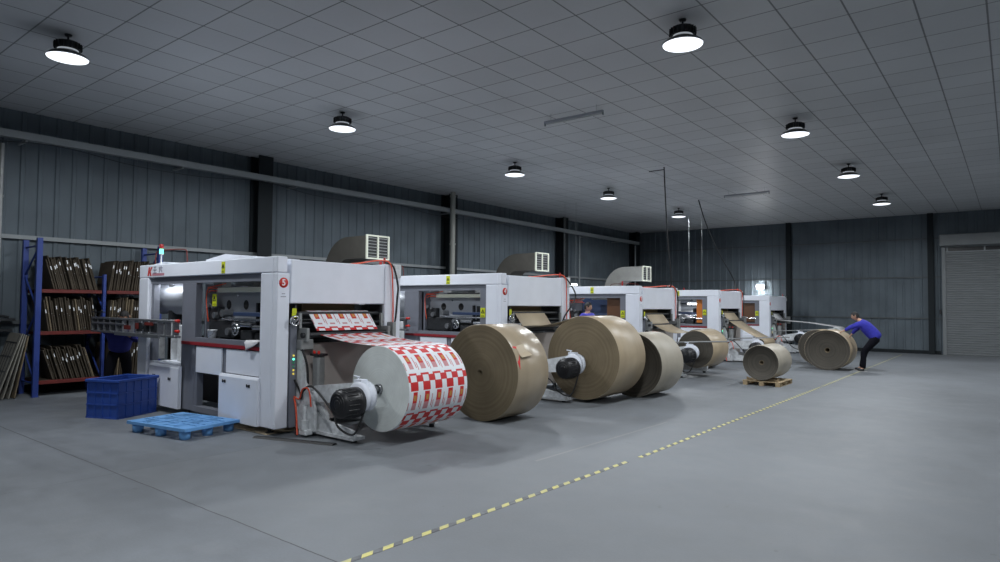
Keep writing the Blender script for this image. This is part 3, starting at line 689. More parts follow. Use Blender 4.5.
    b.add([(x0, -.004, zz), (x0+.04, -.004, zz+.15), (x0+.09, -.004, zz+.15), (x0+.05, -.004, zz)], [(0, 1, 2, 3)])
    b.add([(x0+.065, -.004, zz+.06), (x0+.13, -.004, zz+.15), (x0+.19, -.004, zz+.15), (x0+.115, -.004, zz+.075), (x0+.16, -.004, zz), (x0+.10, -.004, zz)], [(0, 1, 2, 3, 4, 5)])
    lg = b.build('logo_mark', M['redb'], e)
    b = MB(); x0 += .22
    for gx, strokes in ((0, ((0, .0, .12, .0), (.06, -.05, .06, .05), (.0, -.05, .12, -.05), (.02, .05, .10, .05))), (.2, ((0, .03, .14, .03), (.05, .06, .02, -.05), (.05, 0, .13, -.02), (.10, .06, .12, -.05)))):
        for (a, c_, d_, f_) in strokes: b.cyl((x0+gx+a, -.003, zz+.10+c_), (x0+gx+d_, -.003, zz+.10+f_), .007, 6)
    b.build('logo_characters', M['greyt'], lg)
    b = MB(); b.box(x0-.04, x0+.40, -.003, 0, zz-.0, zz+.04); b.build('logo_strip', M['pinkg'], lg)
    # hoses over the top and down the far column
    b = MB(); yy = yr+.16
    b.tube([(-1.6, W-.25, z_(2.46)), (-.8, W-.3, z_(2.47)), (-.15, W-.3, z_(2.50)), (.03, yy-.06, z_(2.42)), (.035, yy-.02, z_(2.1)), (.03, yy, z_(1.6)), (.02, yy, z_(1.2))], .011); (b.build('air_hose', M['orange'], e) if n != 1 else None)
    b = MB(); off = .22 if n == 4 else .0
    b.tube([(-.1, yy-.08, z_(2.46)), (.04, yy-.02, z_(2.40)), (.07, yy+.06+off, z_(2.1)), (.07, yy+.05+off*.8, z_(1.9)), (.05, yy+.04-off*.6, z_(1.6)), (.04, yy-off, z_(1.40))], .016); b.build('power_cable', M['rubber'], e)
    b = MB(); b.cyl((-.1, yy-.08, z_(2.44)), (-.1, yy-.08, z_(2.49)), .02, 12); b.cyl((-.1, yy-.08, z_(2.49)), (-.1, yy-.08, z_(2.54)), .018, 12); b.build('small_beacon', M['ledr'], e)
    # feet and floor channel
    for fx in (-L+.3, -2.6, -1.4, -.3):
        for fy in (.12, W-.15):
            b = MB(); b.cyl((fx, fy, 0), (fx, fy, .02), .06, 16); b.cyl((fx, fy, .02), (fx, fy, .13), .025, 12); b.build('foot', M['dark'], e)
    # ---- unwind stand
    s = empty('unwind_stand', (0, 0, 0)); s.parent = e
    return e, s, z_
def unwind(e, s, ax, az, yn, flip=False, reach=0, rod=False, beam_z=.0):
    # ax, az: shaft axis (local x, z); yn: local y of the near face of the roll
    b = MB()
    b.prism([(.02, .05), (.02, .34), (.30, .34), (.5, .24), (ax-.25, .16), (ax-.2, .05)], yn-.22, yn-.18); b.box(.02, ax-.2, yn-.26, yn-.06, .04, .08)
    b.prism([(.05, .10), (.05, .5), (.3, .5), (.5, .3), (.5, .10)], yn-.2, yn-.14); b.cyl((.28, yn-.38, .10), (.28, yn-.38, .22), .05); b.box(.2, .36, yn-.42, yn-.3, .03, .1, b=.01)
    b.cyl((.25, yn-.36, .2), (.25, yn-.36, .42), .03, 12)
    b.build('stand_base', M['white2'], s)
    b = MB(); b.box(.02, ax-.2, 1.90, 1.98, .05, .22, b=.008); b.build('stand_beam', M['white2'], s)
    b = MB(); d = Vector((ax-.25, 0, az-.52)); 
    b.prism([(.18, .46), (.16, .62), (.30, .68), (ax-.05, az+.10), (ax+.06, az-.02), (ax-.05, az-.20)], yn-.24, yn-.16)
    b.cyl((.28, yn-.34, .52), (.28, yn-.1, .52), .09, 24); b.build('swing_arm', M['white2'], s)
    b = MB(); b.prism([(.18, .30), (.12, .46), (.30, .54), (ax-.02, az+.1), (ax+.06, az-.02), (ax-.02, az-.12)], 1.93, 1.99); b.build('swing_arm', M['white2'], s)
    b = MB(); b.lathe([(.001, 0), (.165, 0), (.19, .02), (.19, .075), (.15, .09), (.15, .11), (.19, .12), (.19, .17), (.12, .2), (.001, .2)], (ax, yn-.37, az-.07), 'y', 36)
    b.box(ax-.10, ax+.05, yn-.34, yn-.24, az+.10, az+.145); b.cyl((ax-.08, yn-.29, az+.14), (ax-.08, yn-.29, az+.18), .010); b.cyl((ax-.16, yn-.29, az+.18), (ax-.05, yn-.29, az+.17), .01, 8)
    b.build('brake_housing', M['white'], s)
    b = MB(); b.cyl((ax, yn-.18, az), (ax, yn+.02, az), .045, 20); b.lathe([(.06, 0), (.07, .01), (.07, .03), (.06, .04), (.045, .04)], (ax, yn-.045, az), 'y', 20); b.build('chuck_shaft', M['steel'], s)
    b = MB(); b.lathe([(.001, 0), (.12, 0), (.165, .02), (.175, .04), (.175, .22), (.19, .225), (.19, .30), (.001, .30)], (ax, yn-.67, az-.13), 'y', 36)
    for i in range(18):
        a = 2*PI*i/18; c_, s_ = math.cos(a), math.sin(a)
        b.cyl((ax+.178*c_, yn-.62, az-.13+.178*s_), (ax+.178*c_, yn-.46, az-.13+.178*s_), .009, 6)
    for rr in (.05, .09, .13): b.lathe([(rr-.006, -.004), (rr+.006, -.004), (rr+.006, .02), (rr-.006, .02)], (ax, yn-.67, az-.13), 'y', 28)
    b.build('motor', M['black'], s)
    b = MB(); b.box(.20, .34, yn-.22, yn-.10, .6, 1.08, b=.02); b.cyl((.27, yn-.16, .55), (.27, yn-.16, .62), .05); b.build('filter_column', M['galv'], s)
    b = MB(); b.box(.17, .37, yn-.24, yn-.08, 1.08, 1.11, b=.008); c_ = b.build('column_cap', M['black'], s)
    for q in (.22, .32): b = MB(); b.cyl((q, yn-.2, 1.11), (q, yn-.2, 1.15), .018, 12); b.build('red_cap', M['redb'], c_)
    b = MB(); b.tube([(.03, .28, .75), (.08, yn-.32, .58), (.16, yn-.36, .5), (.25, yn-.38, .62), (.42, yn-.36, .68), (ax-.45, yn-.4, .42), (ax-.25, yn-.45, .24), (ax+.0, yn-.4, .18), (ax+.15, yn-.37, az-.22)], .014)
    b.tube([(.05, yn-.3, 1.13), (.12, yn-.32, 1.15), (.2, yn-.3, .95), (.2, yn-.28, .7)], .016); b.build('motor_cable', M['rubber'], s)
    b = MB(); b.tube([(.03, .28, .5), (.10, yn-.4, .4), (.16, yn-.42, .2), (.22, yn-.45, .03)], .013); b.tube([(.03, .28, .52), (.15, yn-.38, .5), (.25, yn-.4, .64), (.36, yn-.38, .64), (.42, yn-.38, .42)], .011); b.build('motor_hose', M['orange'], s)
    if rod:
        b = MB(); b.tube([(.1, yn-.3, az+.12), (ax+.1, yn-.25, az+.2), (ax+.95, yn-.2, az+.24)], .018, sub=2); b.build('guide_rod', M['galv'], s)
    for yy in (yn-.16, 1.94):
        for xx in (.15, ax-.3):
            b = MB(); b.cyl((xx, yy, 0), (xx, yy, .045), .04, 12); b.build('stand_foot', M['dark'], s)

# (number, X, Y, W, H)
m5, s5, z5 = machine(5, -7.80, 4.99, 2.27, 2.44, 'nearest large white printing machine with the red number 5 badge', light=True)
m4, s4, z4 = machine(4, -7.74, 9.82, 2.48, 2.42, 'second white printing machine with the red number 4 badge', light=True)
m3, s3, z3 = machine(3, -7.62, 15.45, 2.45, 2.33, 'third white printing machine with curved air duct above it', orange=False)
m2, s2, z2 = machine(2, -7.62, 21.25, 2.45, 2.36, 'fourth white printing machine with an orange guard in its bay', orange=True)
m1, s1, z1 = machine(1, -7.62, 26.9, 2.55, 2.27, 'farthest white printing machine near the back wall floodlight')
unwind(m5, s5, 1.346, .703, .66)
unwind(m4, s4, 1.43, .80, .63)
unwind(m3, s3, 1.27, .72, .55, rod=True)
unwind(m2, s2, 1.15, .62, .55, rod=True)
unwind(m1, s1, 1.10, .72, .55, rod=True)

# ---- rolls with their webs
def web_path(xr, zr, r, a=PI/2, top=(-.12, 1.655), bar=(.12, 1.395)):
    return [(top[0]-.25, top[1]+.03), (top[0], top[1]+.032), (bar[0]-.02, bar[1]+.015), (bar[0]+.03, bar[1])]
# printed roll on machine 5
cx, cy, cz, rr, LL_ = -6.454, 5.65, .703, .551, 1.097
e = empty('paper_roll', (cx, cy, cz), label='white paper roll printed with red checks and pictures, mounted on machine 5', cat='paper roll')
b = MB(); n_ = 96; rings = [(.06, 0), (.2, 0), (.4, 0), (rr-.004, 0), (rr, .004)]
for h, s_ in ((0, 1), (LL_, -1)):
    vs = []
    for r_, d_ in rings:
        for i in range(n_): vs.append((r_*math.cos(2*PI*i/n_), h+s_*d_, r_*math.sin(2*PI*i/n_)))
    b.add(vs, [(q*n_+i, q*n_+(i+1) % n_, (q+1)*n_+(i+1) % n_, (q+1)*n_+i) for q in range(4) for i in range(n_)], 4)
printed(b, arc_pts(0, 0, rr, PI/2+.12, -1.5*PI+.12, 160), .004, LL_-.004, off=.34)
b.build('roll_body', INK+[M['wface']], e)
b = MB(); b.lathe([(.062, -.006), (.062, LL_+.006), (.048, LL_+.006), (.048, -.006), (.062, -.006)], (0, 0, 0), 'y', 24); b.build('roll_core', M['dark'], e)
bx, bz = -7.80+.12-cx, 1.395-cz
b = MB(); P_ = [(bx-.30, bz+.30), (bx-.25, bz+.295), (bx-.015, bz+.02)]
printed(b, P_, -.08, 1.03, off=.175)
P_ = [(bx+.0, bz-.01), (bx+.035, bz-.035)]+[(bx+.035+(-.07-bx-.035)*t, (bz-.035)+(rr+.001-bz+.035)*t-.03*math.sin(PI*t)) for t in [i/12 for i in range(1, 13)]]
printed(b, P_, -.06, 1.05, off=.02, yend=(.004, LL_-.004))
w_ = b.build('paper_web', INK, e, fix=False)
so = w_.modifiers.new('thick', 'SOLIDIFY'); so.thickness = .002

def kraft_unwind(x, y, z, r, L, mx, my, mw, zf, label, face, wrap, web_m=None, sagd=.04, yw0=.55, dish=0, sag=0, webw=None, attach=None):
    e = paper_roll(x, y, z, r, L, label, face, wrap, 'paper rolls mounted on the machines', dish=dish, sag=sag)
    b = MB(); lx, ly = mx-x, my-y; y0, y1 = ly+yw0, ly+yw0+min(L, mw-1.1)
    if webw: y0, y1 = ly+yw0, ly+yw0+webw
    top = [(lx-.37, zf*1.69-z), (lx-.12, zf*1.685-z), (lx+.10, zf*1.40-z)]
    sheet(b, top, y0, y1, .003)
    bx_, bz_ = lx+.10, zf*1.40-z
    ex, ez = attach or (-.05, r*(1-sag)+.002)
    pth = [(bx_, bz_), (bx_+.04, bz_-.03)]+[(bx_+.04+(ex-bx_-.04)*t, bz_-.03+(ez-bz_+.03)*t-sagd*math.sin(PI*t)) for t in [i/14 for i in range(1, 15)]]
    sheet(b, pth, y0, y1, .003, yend=(.004, L-.004))
    b.build('paper_web', web_m or M['kraftw'], e)
    return e
kraft_unwind(-6.31, 10.45, .83, .775, 1.04, -7.74, 9.82, 2.48, z4(1), 'big brown kraft roll with black motor, mounted on machine 4', M['kface'], M['kraft'])
kraft_unwind(-6.349, 16.0, .72, .47, 1.10, -7.62, 15.45, 2.45, z3(1), 'dark-ended kraft roll with sagging web, mounted on machine 3', M['kface_dk'], M['kraft'], sagd=.14)
kraft_unwind(-6.47, 21.8, .64, .13, 1.2, -7.62, 21.25, 2.45, z2(1), 'nearly used up thin kraft roll fed to machine 2', M['kface_dk'], M['kraft'], sagd=.02)
# spare rolls on the floor
e = paper_roll(-6.516, 7.737, .748, .748, .80, 'brown kraft roll with torn glossy wrapper on the floor beside the printed roll', M['kface'], M['kraft_sh'])
b = MB()
def on_roll(r, a, y_): return (r*math.cos(a), y_, r*math.sin(a))
g_ = [[on_roll(.752+(.0 if i < 3 else .035*(i-2)), .62-.09*i*1.0+(.03 if j_ else 0), .10+.19*j_*(1+.15*i)) for j_ in (0, 1)] for i in range(4)]
vs = [p for row in g_ for p in row]; b.add(vs, [(2*i, 2*i+1, 2*i+3, 2*i+2) for i in range(3)], 0)
b2 = MB(); b2.add([on_roll(.753, a_, y_) for a_, y_ in ((.62, .02), (.60, .12), (.35, .09), (.12, .05), (.25, .02))], [(0, 1, 2, 3, 4)])
t_ = b.build('torn_flap', M['kraftw'], e); so = t_.modifiers.new('thick', 'SOLIDIFY'); so.thickness = .003
t_ = b2.build('torn_gap', M['ink_red'], e); t_.modifiers.new('thick', 'SOLIDIFY').thickness = .002
paper_roll(-5.95, 11.75, .635, .635, 1.03, 'pale kraft roll with dark end, on the floor behind the big mounted roll', M['kface_dk'], M['kraft_pale'], dish=.08)
paper_roll(-7.25, 18.5, .57, .57, .9, 'kraft roll half hidden behind machine 3 roll', M['kface_dk'], M['kraft'])
pr = paper_roll(-4.568, 15.394, .525, .40, 1.10, 'small kraft roll lying on a low wooden pallet', M['kface_dk'], M['kraft_pale'], dish=.09)
pr = paper_roll(-4.25, 20.60, .575, .60, 1.0, 'large dark-ended roll being pushed by the bending man', M['kface_dk'], M['kraft'], sag=.04, core_r=.075, dish=.05)
kraft_unwind(-5.0, 22.6, .58, .56, .9, -7.62, 26.9, 2.55, z1(1), 'dark roll behind the pushed roll, fed by a white web', M['kface_dk'], M['kraft'], web_m=M['whitew'], sagd=.03, dish=.02) if False else None
e = paper_roll(-4.87, 22.2, .55, .55, 1.0, 'dark-ended roll behind the one the man pushes', M['kface_dk'], M['kraft'])
# thin white roll feeding machine 1
e = paper_roll(-5.35, 27.42, .93, .13, 1.1, 'thin white roll on long arms feeding machine 1', M['wface'], M['whitew'])
b = MB(); lx = -7.62+5.35; zf = z1(1)
sheet(b, [(lx-.37, zf*1.69-.93), (lx-.12, zf*1.685-.93), (lx+.10, zf*1.40-.93)], .04, 1.1, .003)
sheet(b, [(lx+.10, zf*1.40-.93), (lx+.14, zf*1.38-.93), (-1.0, .27), (0, .132)], .04, 1.1, .003)
b.build('paper_web', M['whitew'], e)
b = MB(); b.prism([(.1, .35), (.1, .6), (2.2, 1.02), (2.35, .93), (2.2, .86)], .42, .48); b.prism([(.1, .35), (.1, .6), (2.2, 1.02), (2.35, .93), (2.2, .86)], 1.66, 1.72); b.prism([(.02, .06), (.02, .4), (1.2, .3), (2.2, .12), (2.2, .06)], .36, .42)
b.cyl((2.27, .38, .93), (2.27, 1.75, .93), .035, 14); b.build('extension_arm', M['white2'], s1)

# ------------------------------------------------------------------ things by the machines
# small bucket and rag in machine 5
e = empty('bucket', (-9.70, 5.10, z5(1.25)+.001), label='small white bucket standing on the sill of machine 5', cat='bucket')
b = MB(); b.lathe([(.001, 0), (.055, 0), (.07, .12), (.076, .12), (.076, .13), (.066, .13), (.05, .01), (.001, .01)], (0, 0, 0), n=24); b.build('bucket_body', M['tag'], e)
b = MB(); b.tube([(-.07, 0, .12), (-.06, -.03, .06), (0, -.075, .03), (.06, -.03, .06), (.07, 0, .12)], .003, 6); b.build('handle', M['steel'], e)
b = MB(); N = 14; vs = []
for i in range(N):
    for j_ in range(8):
        u, v_ = i/(N-1), j_/7
        x = -8.55+.34*u+.02*math.sin(9*v_); 
        if v_ < .5: y, z = 5.14-.16*v_*2, z5(1.25)+.012+.012*math.sin(9*u+3*v_)**2
        else: y, z = 4.985-.012*math.sin(8*u)-.01, z5(1.25)+.01-(v_-.5)*2*(.13*(1-u)+.01)
        vs.append((x, y, z))
b.add(vs, [(i*8+j_, i*8+j_+1, (i+1)*8+j_+1, (i+1)*8+j_) for i in range(N-1) for j_ in range(7)], 0, True)
o = b.build('rag', M['cloth_w'], fix=False); o.modifiers.new('thick', 'SOLIDIFY').thickness = .006; tag(o, 'crumpled white rag hanging over the red-striped sill of machine 5', 'rag')
# blue crate
e = empty('plastic_crate', (-11.20, 4.44, 0), rz=math.radians(24), label='tall dark blue open plastic crate beside machine 5', cat='crate')
cl, cw, ch = .62, .86, .60   # x, y
def crate(e, A, B, C_):      # corners in local coordinates: A (far-left), B(near-left), C(near-right)
    pass
x0, x1, y0, y1 = -.29, .29, -.39, .38
b = MB(); b.box(x0, x1, y0, y0+.02, .02, .56); b.box(x0, x1, y1-.02, y1, .02, .56); b.box(x0, x0+.02, y0+.02, y1-.02, .02, .56); b.box(x1-.02, x1, y0+.02, y1-.02, .02, .56); b.box(x0+.02, x1-.02, y0+.02, y1-.02, .02, .05)
b.build('crate_body', M['blue'], e)
b = MB()
for zz in (.0, .20, .38): b.box(x0-.012, x1+.012, y0-.012, y0, zz, zz+.02); b.box(x1, x1+.012, y0-.012, y1+.012, zz, zz+.02); b.box(x0-.012, x0, y0-.012, y1+.012, zz, zz+.02); b.box(x0-.012, x1+.012, y1, y1+.012, zz, zz+.02)
for i in range(5): x = x0+(x1-x0-.02)*i/4; b.box(x, x+.02, y0-.011, y0, 0, .56); b.box(x, x+.02, y1, y1+.011, 0, .56)
for i in range(6): y = y0+(y1-y0-.02)*i/5; b.box(x1, x1+.011, y, y+.02, 0, .56); b.box(x0-.011, x0, y, y+.02, 0, .56)
b.build('rib', M['blue'], e)
b = MB(); b.box(x0-.03, x1+.03, y0-.03, y0+.01, .555, .60, b=.008); b.box(x0-.03, x1+.03, y1-.01, y1+.03, .555, .60, b=.008); b.box(x0-.03, x0+.01, y0, y1, .555, .60, b=.008); b.box(x1-.01, x1+.03, y0, y1, .555, .60, b=.008)
b.build('rim', M['blue'], e)
# light blue plastic pallet
e = empty('plastic_pallet', (-9.13, 4.42, 0), rz=math.radians(10), label='light blue plastic pallet lying flat on the floor in front of machine 5', cat='pallet')
PX, PY = .62, .43
b = MB(); h0, h1 = .115, .155
b.box(-PX, PX, -PY, -PY+.05, h0, h1); b.box(-PX, PX, PY-.05, PY, h0, h1); b.box(-PX, -PX+.05, -PY+.05, PY-.05, h0, h1); b.box(PX-.05, PX, -PY+.05, PY-.05, h0, h1)
for x in (-.19, .19): b.box(x-.035, x+.035, -PY+.05, PY-.05, h0, h1)
for y in (-.14, .14): b.box(-PX+.05, PX-.05, y-.025, y+.025, h0+.001, h1+.001)
for x in (-PX+.14, 0, PX-.14):
    for y in (-PY+.12, 0, PY-.12): b.box(x-.09, x+.09, y-.075, y+.075, h0-.002, h1+.002)
i = -11
while i < 12:            # diagonal slats
    c0 = i*.11; pts = []
    xa, xb = max(-PX+.05, c0-(PY-.05)*.8), min(PX-.05, c0+(PY-.05)*.8)
    if xb > xa:
        ya, yb = (xa-c0)/.8, (xb-c0)/.8; d_ = .014
        b.add([(xa-d_, ya+d_, h0+.01), (xa+d_, ya-d_, h0+.01), (xb+d_, yb-d_, h0+.01), (xb-d_, yb+d_, h0+.01), (xa-d_, ya+d_, h1-.003), (xa+d_, ya-d_, h1-.003), (xb+d_, yb-d_, h1-.003), (xb-d_, yb+d_, h1-.003)],
              [(0, 1, 2, 3), (7, 6, 5, 4), (0, 4, 5, 1), (1, 5, 6, 2), (2, 6, 7, 3), (3, 7, 4, 0)])
    i += 1
b.build('deck', M['blue2'], e)
for x in (-PX+.12, 0, PX-.12):
    for y in (-PY+.09, 0, PY-.09):
        b = MB(); b.lathe([(.001, 0), (.065, 0), (.075, .118), (.001, .118)], (x, y, 0), n=20); b.build('leg', M['blue2'], e)
# wooden pallet under the small roll
e = empty('wooden_pallet', (-4.56, 15.92, 0), label='low pale wooden pallet under the small kraft roll', cat='pallet')
for x in (-.36, 0, .36):
    b = MB(); b.box(x-.05, x+.05, -.52, .52, 0, .018); b.build('runner', M['wood'], e)
    for y in (-.45, 0, .45): b = MB(); b.box(x-.05, x+.05, y-.065, y+.065, .018, .088); b.build('block', M['wood'], e)
for i in range(7):
    y = -.455+i*.152; b = MB(); b.box(-.42, .42, y-.06, y+.06, .088, .105); b.build('deck_board', M['wood'], e)
for sx in (-.3, .28):
    b = MB(); b.prism([(sx-.06, .106), (sx+.06, .106), (sx+(.06 if sx > 0 else -.06), .17)], -.4, -.3); b.build('chock', M['wood'], e)
# red tray on the floor far away
b = MB(); b.lathe([(.001, 0), (.2, 0), (.24, .02), (.25, .09), (.235, .09), (.22, .02), (.001, .015)], (-5.9, 19.9, 0), n=28); tag(b.build('oil_tray', M['orange']), 'shallow round red tray on the floor between machines 3 and 2', 'tray')
# floor cable channel along machine 5
b = MB(); b.prism([(-.06, 0), (-.03, .02), (.03, .02), (.06, 0)], 0, 1.25); o = b.build("cable_cover", M["rubber"]); o.location = (-8.0, 4.84, 0); o.rotation_euler = (0, 0, math.radians(-72))
tag(o, 'black rubber cable cover lying on the floor at the foot of machine 5', 'cable cover')
b = MB(); b.box(-9.0, -8.0, 5.0, 5.55, .004, .012); b.box(-8.75, -8.5, 4.98, 5.1, .012, .018); tag(b.build('cardboard_sheet', M['kraftw']), 'flat scrap of cardboard on the floor under machine 5', 'cardboard')

# hazard tape on the floor: worn pieces laid end to end
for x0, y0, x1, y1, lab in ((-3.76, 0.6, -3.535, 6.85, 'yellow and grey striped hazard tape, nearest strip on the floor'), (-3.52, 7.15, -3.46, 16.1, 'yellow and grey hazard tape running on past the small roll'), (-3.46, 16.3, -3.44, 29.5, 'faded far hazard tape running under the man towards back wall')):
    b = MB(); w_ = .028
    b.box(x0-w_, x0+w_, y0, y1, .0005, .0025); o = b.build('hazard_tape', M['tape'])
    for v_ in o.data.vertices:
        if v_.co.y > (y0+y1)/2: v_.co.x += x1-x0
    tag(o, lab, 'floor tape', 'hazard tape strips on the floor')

# ------------------------------------------------------------------ die rack and boards
RX0, RX1 = -15.22, -14.42
e = empty('storage_rack', (-14.8, 5.2, 0), label='tall blue steel rack with red beams full of wooden die boards', cat='rack')
def rk(x, y): return x+14.8, y-5.2
for y in (4.17, 5.30, 6.38):
    top = 3.0 if y != 5.30 else 2.35
    for x in (RX0, RX1):
        lx, ly = rk(x, y); b = MB()
        hw = .026 if y == 5.30 else .045; b.box(lx-.04, lx-.034, ly-hw, ly+hw, 0, top); b.box(lx+.034, lx+.04, ly-hw, ly+hw, 0, top); b.box(lx-.034, lx+.034, ly-hw, ly-hw+.006, 0, top); b.box(lx-.034, lx+.034, ly+hw-.006, ly+hw, 0, top)
        b.box(lx-.06, lx+.06, ly-.06, ly+.06, 0, .006); b.build('upright', M['rack'], e)
    b = MB(); a, ly = rk(RX0, y); c_, _ = rk(RX1, y)
    zs = [.25, .95, 1.65, 2.3] if top < 2.9 else [.25, .95, 1.65, 2.3, 2.85]
    for i in range(len(zs)-1):
        p0, p1 = ((a, ly, zs[i]), (c_, ly, zs[i+1])) if i % 2 else ((c_, ly, zs[i]), (a, ly, zs[i+1])); b.cyl(p0, p1, .018, 8)
    for zz in (zs[0], zs[-1]): b.cyl((a, ly, zz), (c_, ly, zz), .018, 8)
    b.build('brace', M['rack'], e)
shelf_z = (.20, 1.13, 1.93)
for z in shelf_z:
    for ya, yb in ((4.215, 5.255), (5.345, 6.335)):
        for x in (RX0, RX1):
            lx, l0 = rk(x, ya); _, l1 = rk(x, yb); b = MB(); b.box(lx-.03, lx+.03, l0, l1, z+.03, z+.10, b=.006); b.build('beam', M['beam'], e)
        a, l0 = rk(RX0, ya); c_, l1 = rk(RX1, yb); b = MB(); b.box(a+.03, c_-.03, l0, l1, z+.08, z+.10); b.build('shelf', M['ply'], e)
def die_proto(m_, tagz, tw=.022):
    b = MB(); b.box(-.36, .36, -.011, .011, 0, .66)
    o = b.build('die_board', m_); b = MB(); b.box(.3605, .3625, -.009, .010, tagz, tagz+.07) if tagz else b.box(.3605, .3615, -.004, .004, .33, .335); b.build('paper_tag', M['tag'], o); return o
for o in [die_proto(M['ply'], .44), die_proto(M['ply2'], 0), die_proto(M['ply'], 0), die_proto(M['ply'], .38), die_proto(M['ply'], .52)]:
    pass
PR = [o for o in COL.objects if o.name.startswith('die_board')]
used = set()
names = ('bottom', 'middle', 'top'); bays = ('left', 'right')
for si, z in enumerate(shelf_z):
    for bi, (ya, yb) in enumerate(((4.25, 5.23), (5.38, 6.31))):
        lean = (-.30, -.16, -.26)[si] if bi == 0 else (.05, .06, .12)[si]
        y = ya+.03+(abs(lean)*.62 if lean < 0 else 0); y_hi = yb-.03-(lean*.62 if lean > 0 else 0)
        cnt = 0
        while y < y_hi and cnt < 24:
            p = random.choices(range(5), (2.5, 1.2, 5, 2, 1.5))[0]
            if p in used: o = copy_tree(PR[p])
            else: o = PR[p]; used.add(p)
            th = lean+random.uniform(-.012, .012)
            # lean<0: top leans to -Y
            o.location = (-14.80+random.uniform(-.01, .05), y, z+.102+abs(math.sin(th))*.012); o.rotation_euler = (-th, 0, 0) if lean > 0 else (-th, 0, 0)
            hs = random.uniform(.9, 1.06)*(.98, .96, .95)[si]; o.scale = (random.uniform(.92, 1.0), 1, hs)
            kindw = ('dark wooden die board with white paper tag', 'pale bare wooden die board', 'dark wooden die board without tag', 'dark wooden die board with white paper tag', 'dark wooden die board with white paper tag')[p]
            tag(o, '%s, %s shelf, %s bay of blue rack' % (kindw, names[si], bays[bi]), 'die board', 'die boards on the %s shelf of the %s bay' % (names[si], bays[bi]))
            y += random.uniform(.030, .052); cnt += 1
for i, o in enumerate(PR):
    if i not in used: 
        for c_ in kids(o): bpy.data.objects.remove(c_)
        bpy.data.objects.remove(o)
# boards leaning at the rack's left end
LB = ['outermost grooved grey-brown board leaning left of the blue rack', 'second leaning board behind the grooved one, left of the rack', 'third leaning board left of the rack', 'innermost leaning board touching the blue rack post']
for i in range(4):
    e = empty('leaning_board', (-14.86, 3.58+.09*i, .012), label=LB[i], cat='board', group='boards leaning on the rack'); e.rotation_euler = (math.radians(-17+2.6*i), 0, 0)
    b = MB(); b.box(-.32, .44, 0, .02, 0, 1.24-.03*i, b=.003); b.build('panel', M['ply3'] if i < 3 else M['ply2'], e)
    b = MB()
    for x in (-.26, -.12, .02, .16): b.box(x, x+.02, -.006, 0, .22, 1.05)
    for z in (.22, .5, .78, 1.05): b.box(-.28, .36, -.007, 0, z, z+.02)
    b.box(.34, .36, -.006, 0, .1, 1.2); b.build('groove_rule', M['dark'], e)
# shelf-like dark bar on wall at the far left
b = MB(); b.box(-15.3, -15.05, 3.1, 4.0, 1.42, 1.47); b.box(-15.3, -15.05, 3.15, 3.95, 1.22, 1.26); b.tube([(-15.1, 3.2, 1.5), (-15.05, 3.5, 1.55), (-15.1, 3.9, 1.49)], .025)
tag(b.build('wall_bracket', M['dark']), 'dark wall bracket holding coiled cable at the left edge', 'bracket')

# ------------------------------------------------------------------ air ducts behind the machines
def air_duct(x, y, z, label, s=.27):
    e = empty('air_duct', (x, y, 0), label=label, cat='air duct', group='curved air ducts behind the machines')
    b = MB(); R_ = .62; N = 14; n_ = 4
    # square section elbow from vertical into +X
    secs = []
    for h in (0, z-R_): secs.append(((-R_-.75, 0, h), (1, 0, 0)))
    for i in range(1, N+1):
        a = PI/2*i/N; secs.append(((-.75-R_*math.cos(a), 0, z-R_+R_*math.sin(a)), (math.sin(a), 0, 0, )))
    vs = []
    def sec(c_, a):
        nx, nz = math.cos(a), -math.sin(a)      # inner side direction
        rad = []
        for u, v_ in ((-1, -1), (1, -1), (1, 1), (-1, 1)): rad.append((c_[0]+nx*s*u, c_[1]+s*1.2*v_, c_[2]+nz*s*u))
        return rad
    vs += sec((-.75-R_, 0, 0), 0)+sec((-.75-R_, 0, z-R_), 0)
    for i in range(1, N+1):
        a = PI/2*i/N; vs += sec((-.75-R_*math.cos(a), 0, z-R_+R_*math.sin(a)), a)
    vs += sec((-.02, 0, z), PI/2)
    q = len(vs)//4; b.add(vs, [(4*i+k_, 4*i+(k_+1) % 4, 4*i+4+(k_+1) % 4, 4*i+4+k_) for i in range(q-1) for k_ in range(4)])
    b.add(vs[-4:], [(0, 1, 2, 3)]); b.build('duct_body', M['duct'], e)
    b = MB(); t = .035; yy = s*1.2+.03; zz = s+.02
    b.box(-.02, .03, -yy, yy, z+zz-t, z+zz); b.box(-.02, .03, -yy, yy, z-zz, z-zz+t); b.box(-.02, .03, -yy, -yy+t, z-zz+t, z+zz-t); b.box(-.02, .03, yy-t, yy, z-zz+t, z+zz-t); b.box(-.02, .03, -.018, .018, z-zz+t, z+zz-t)
    g_ = b.build('grille_frame', M['ivory'], e)
    b = MB()
    for i in range(7):
        h = z-zz+t+.035+i*(2*zz-2*t)/7; b.box(.012, .016, -yy+t, yy-t, h-.008, h+.008)
    b.build('louver', M['galv'], g_)
    b = MB(); b.box(-.015, -.005, -yy+t, yy-t, z-zz+t, z+zz-t); b.build('grille_back', M['black'], g_)
M['duct'] = mat('duct_metal', (.082, .077, .068), .6, noise=.1, nscale=5)
air_duct(-12.0, 10.38, 3.16, 'dark air duct with ivory louvred grille above the nearest machine')
air_duct(-11.6, 16.75, 3.16, 'air duct with ivory grille above machine 4')
M['duct'] = mat('duct_metal_pale', (.36, .36, .34), .55, noise=.08, nscale=5)
air_duct(-11.0, 22.9, 3.04, 'pale grey curved duct elbow with open end above machine 3')

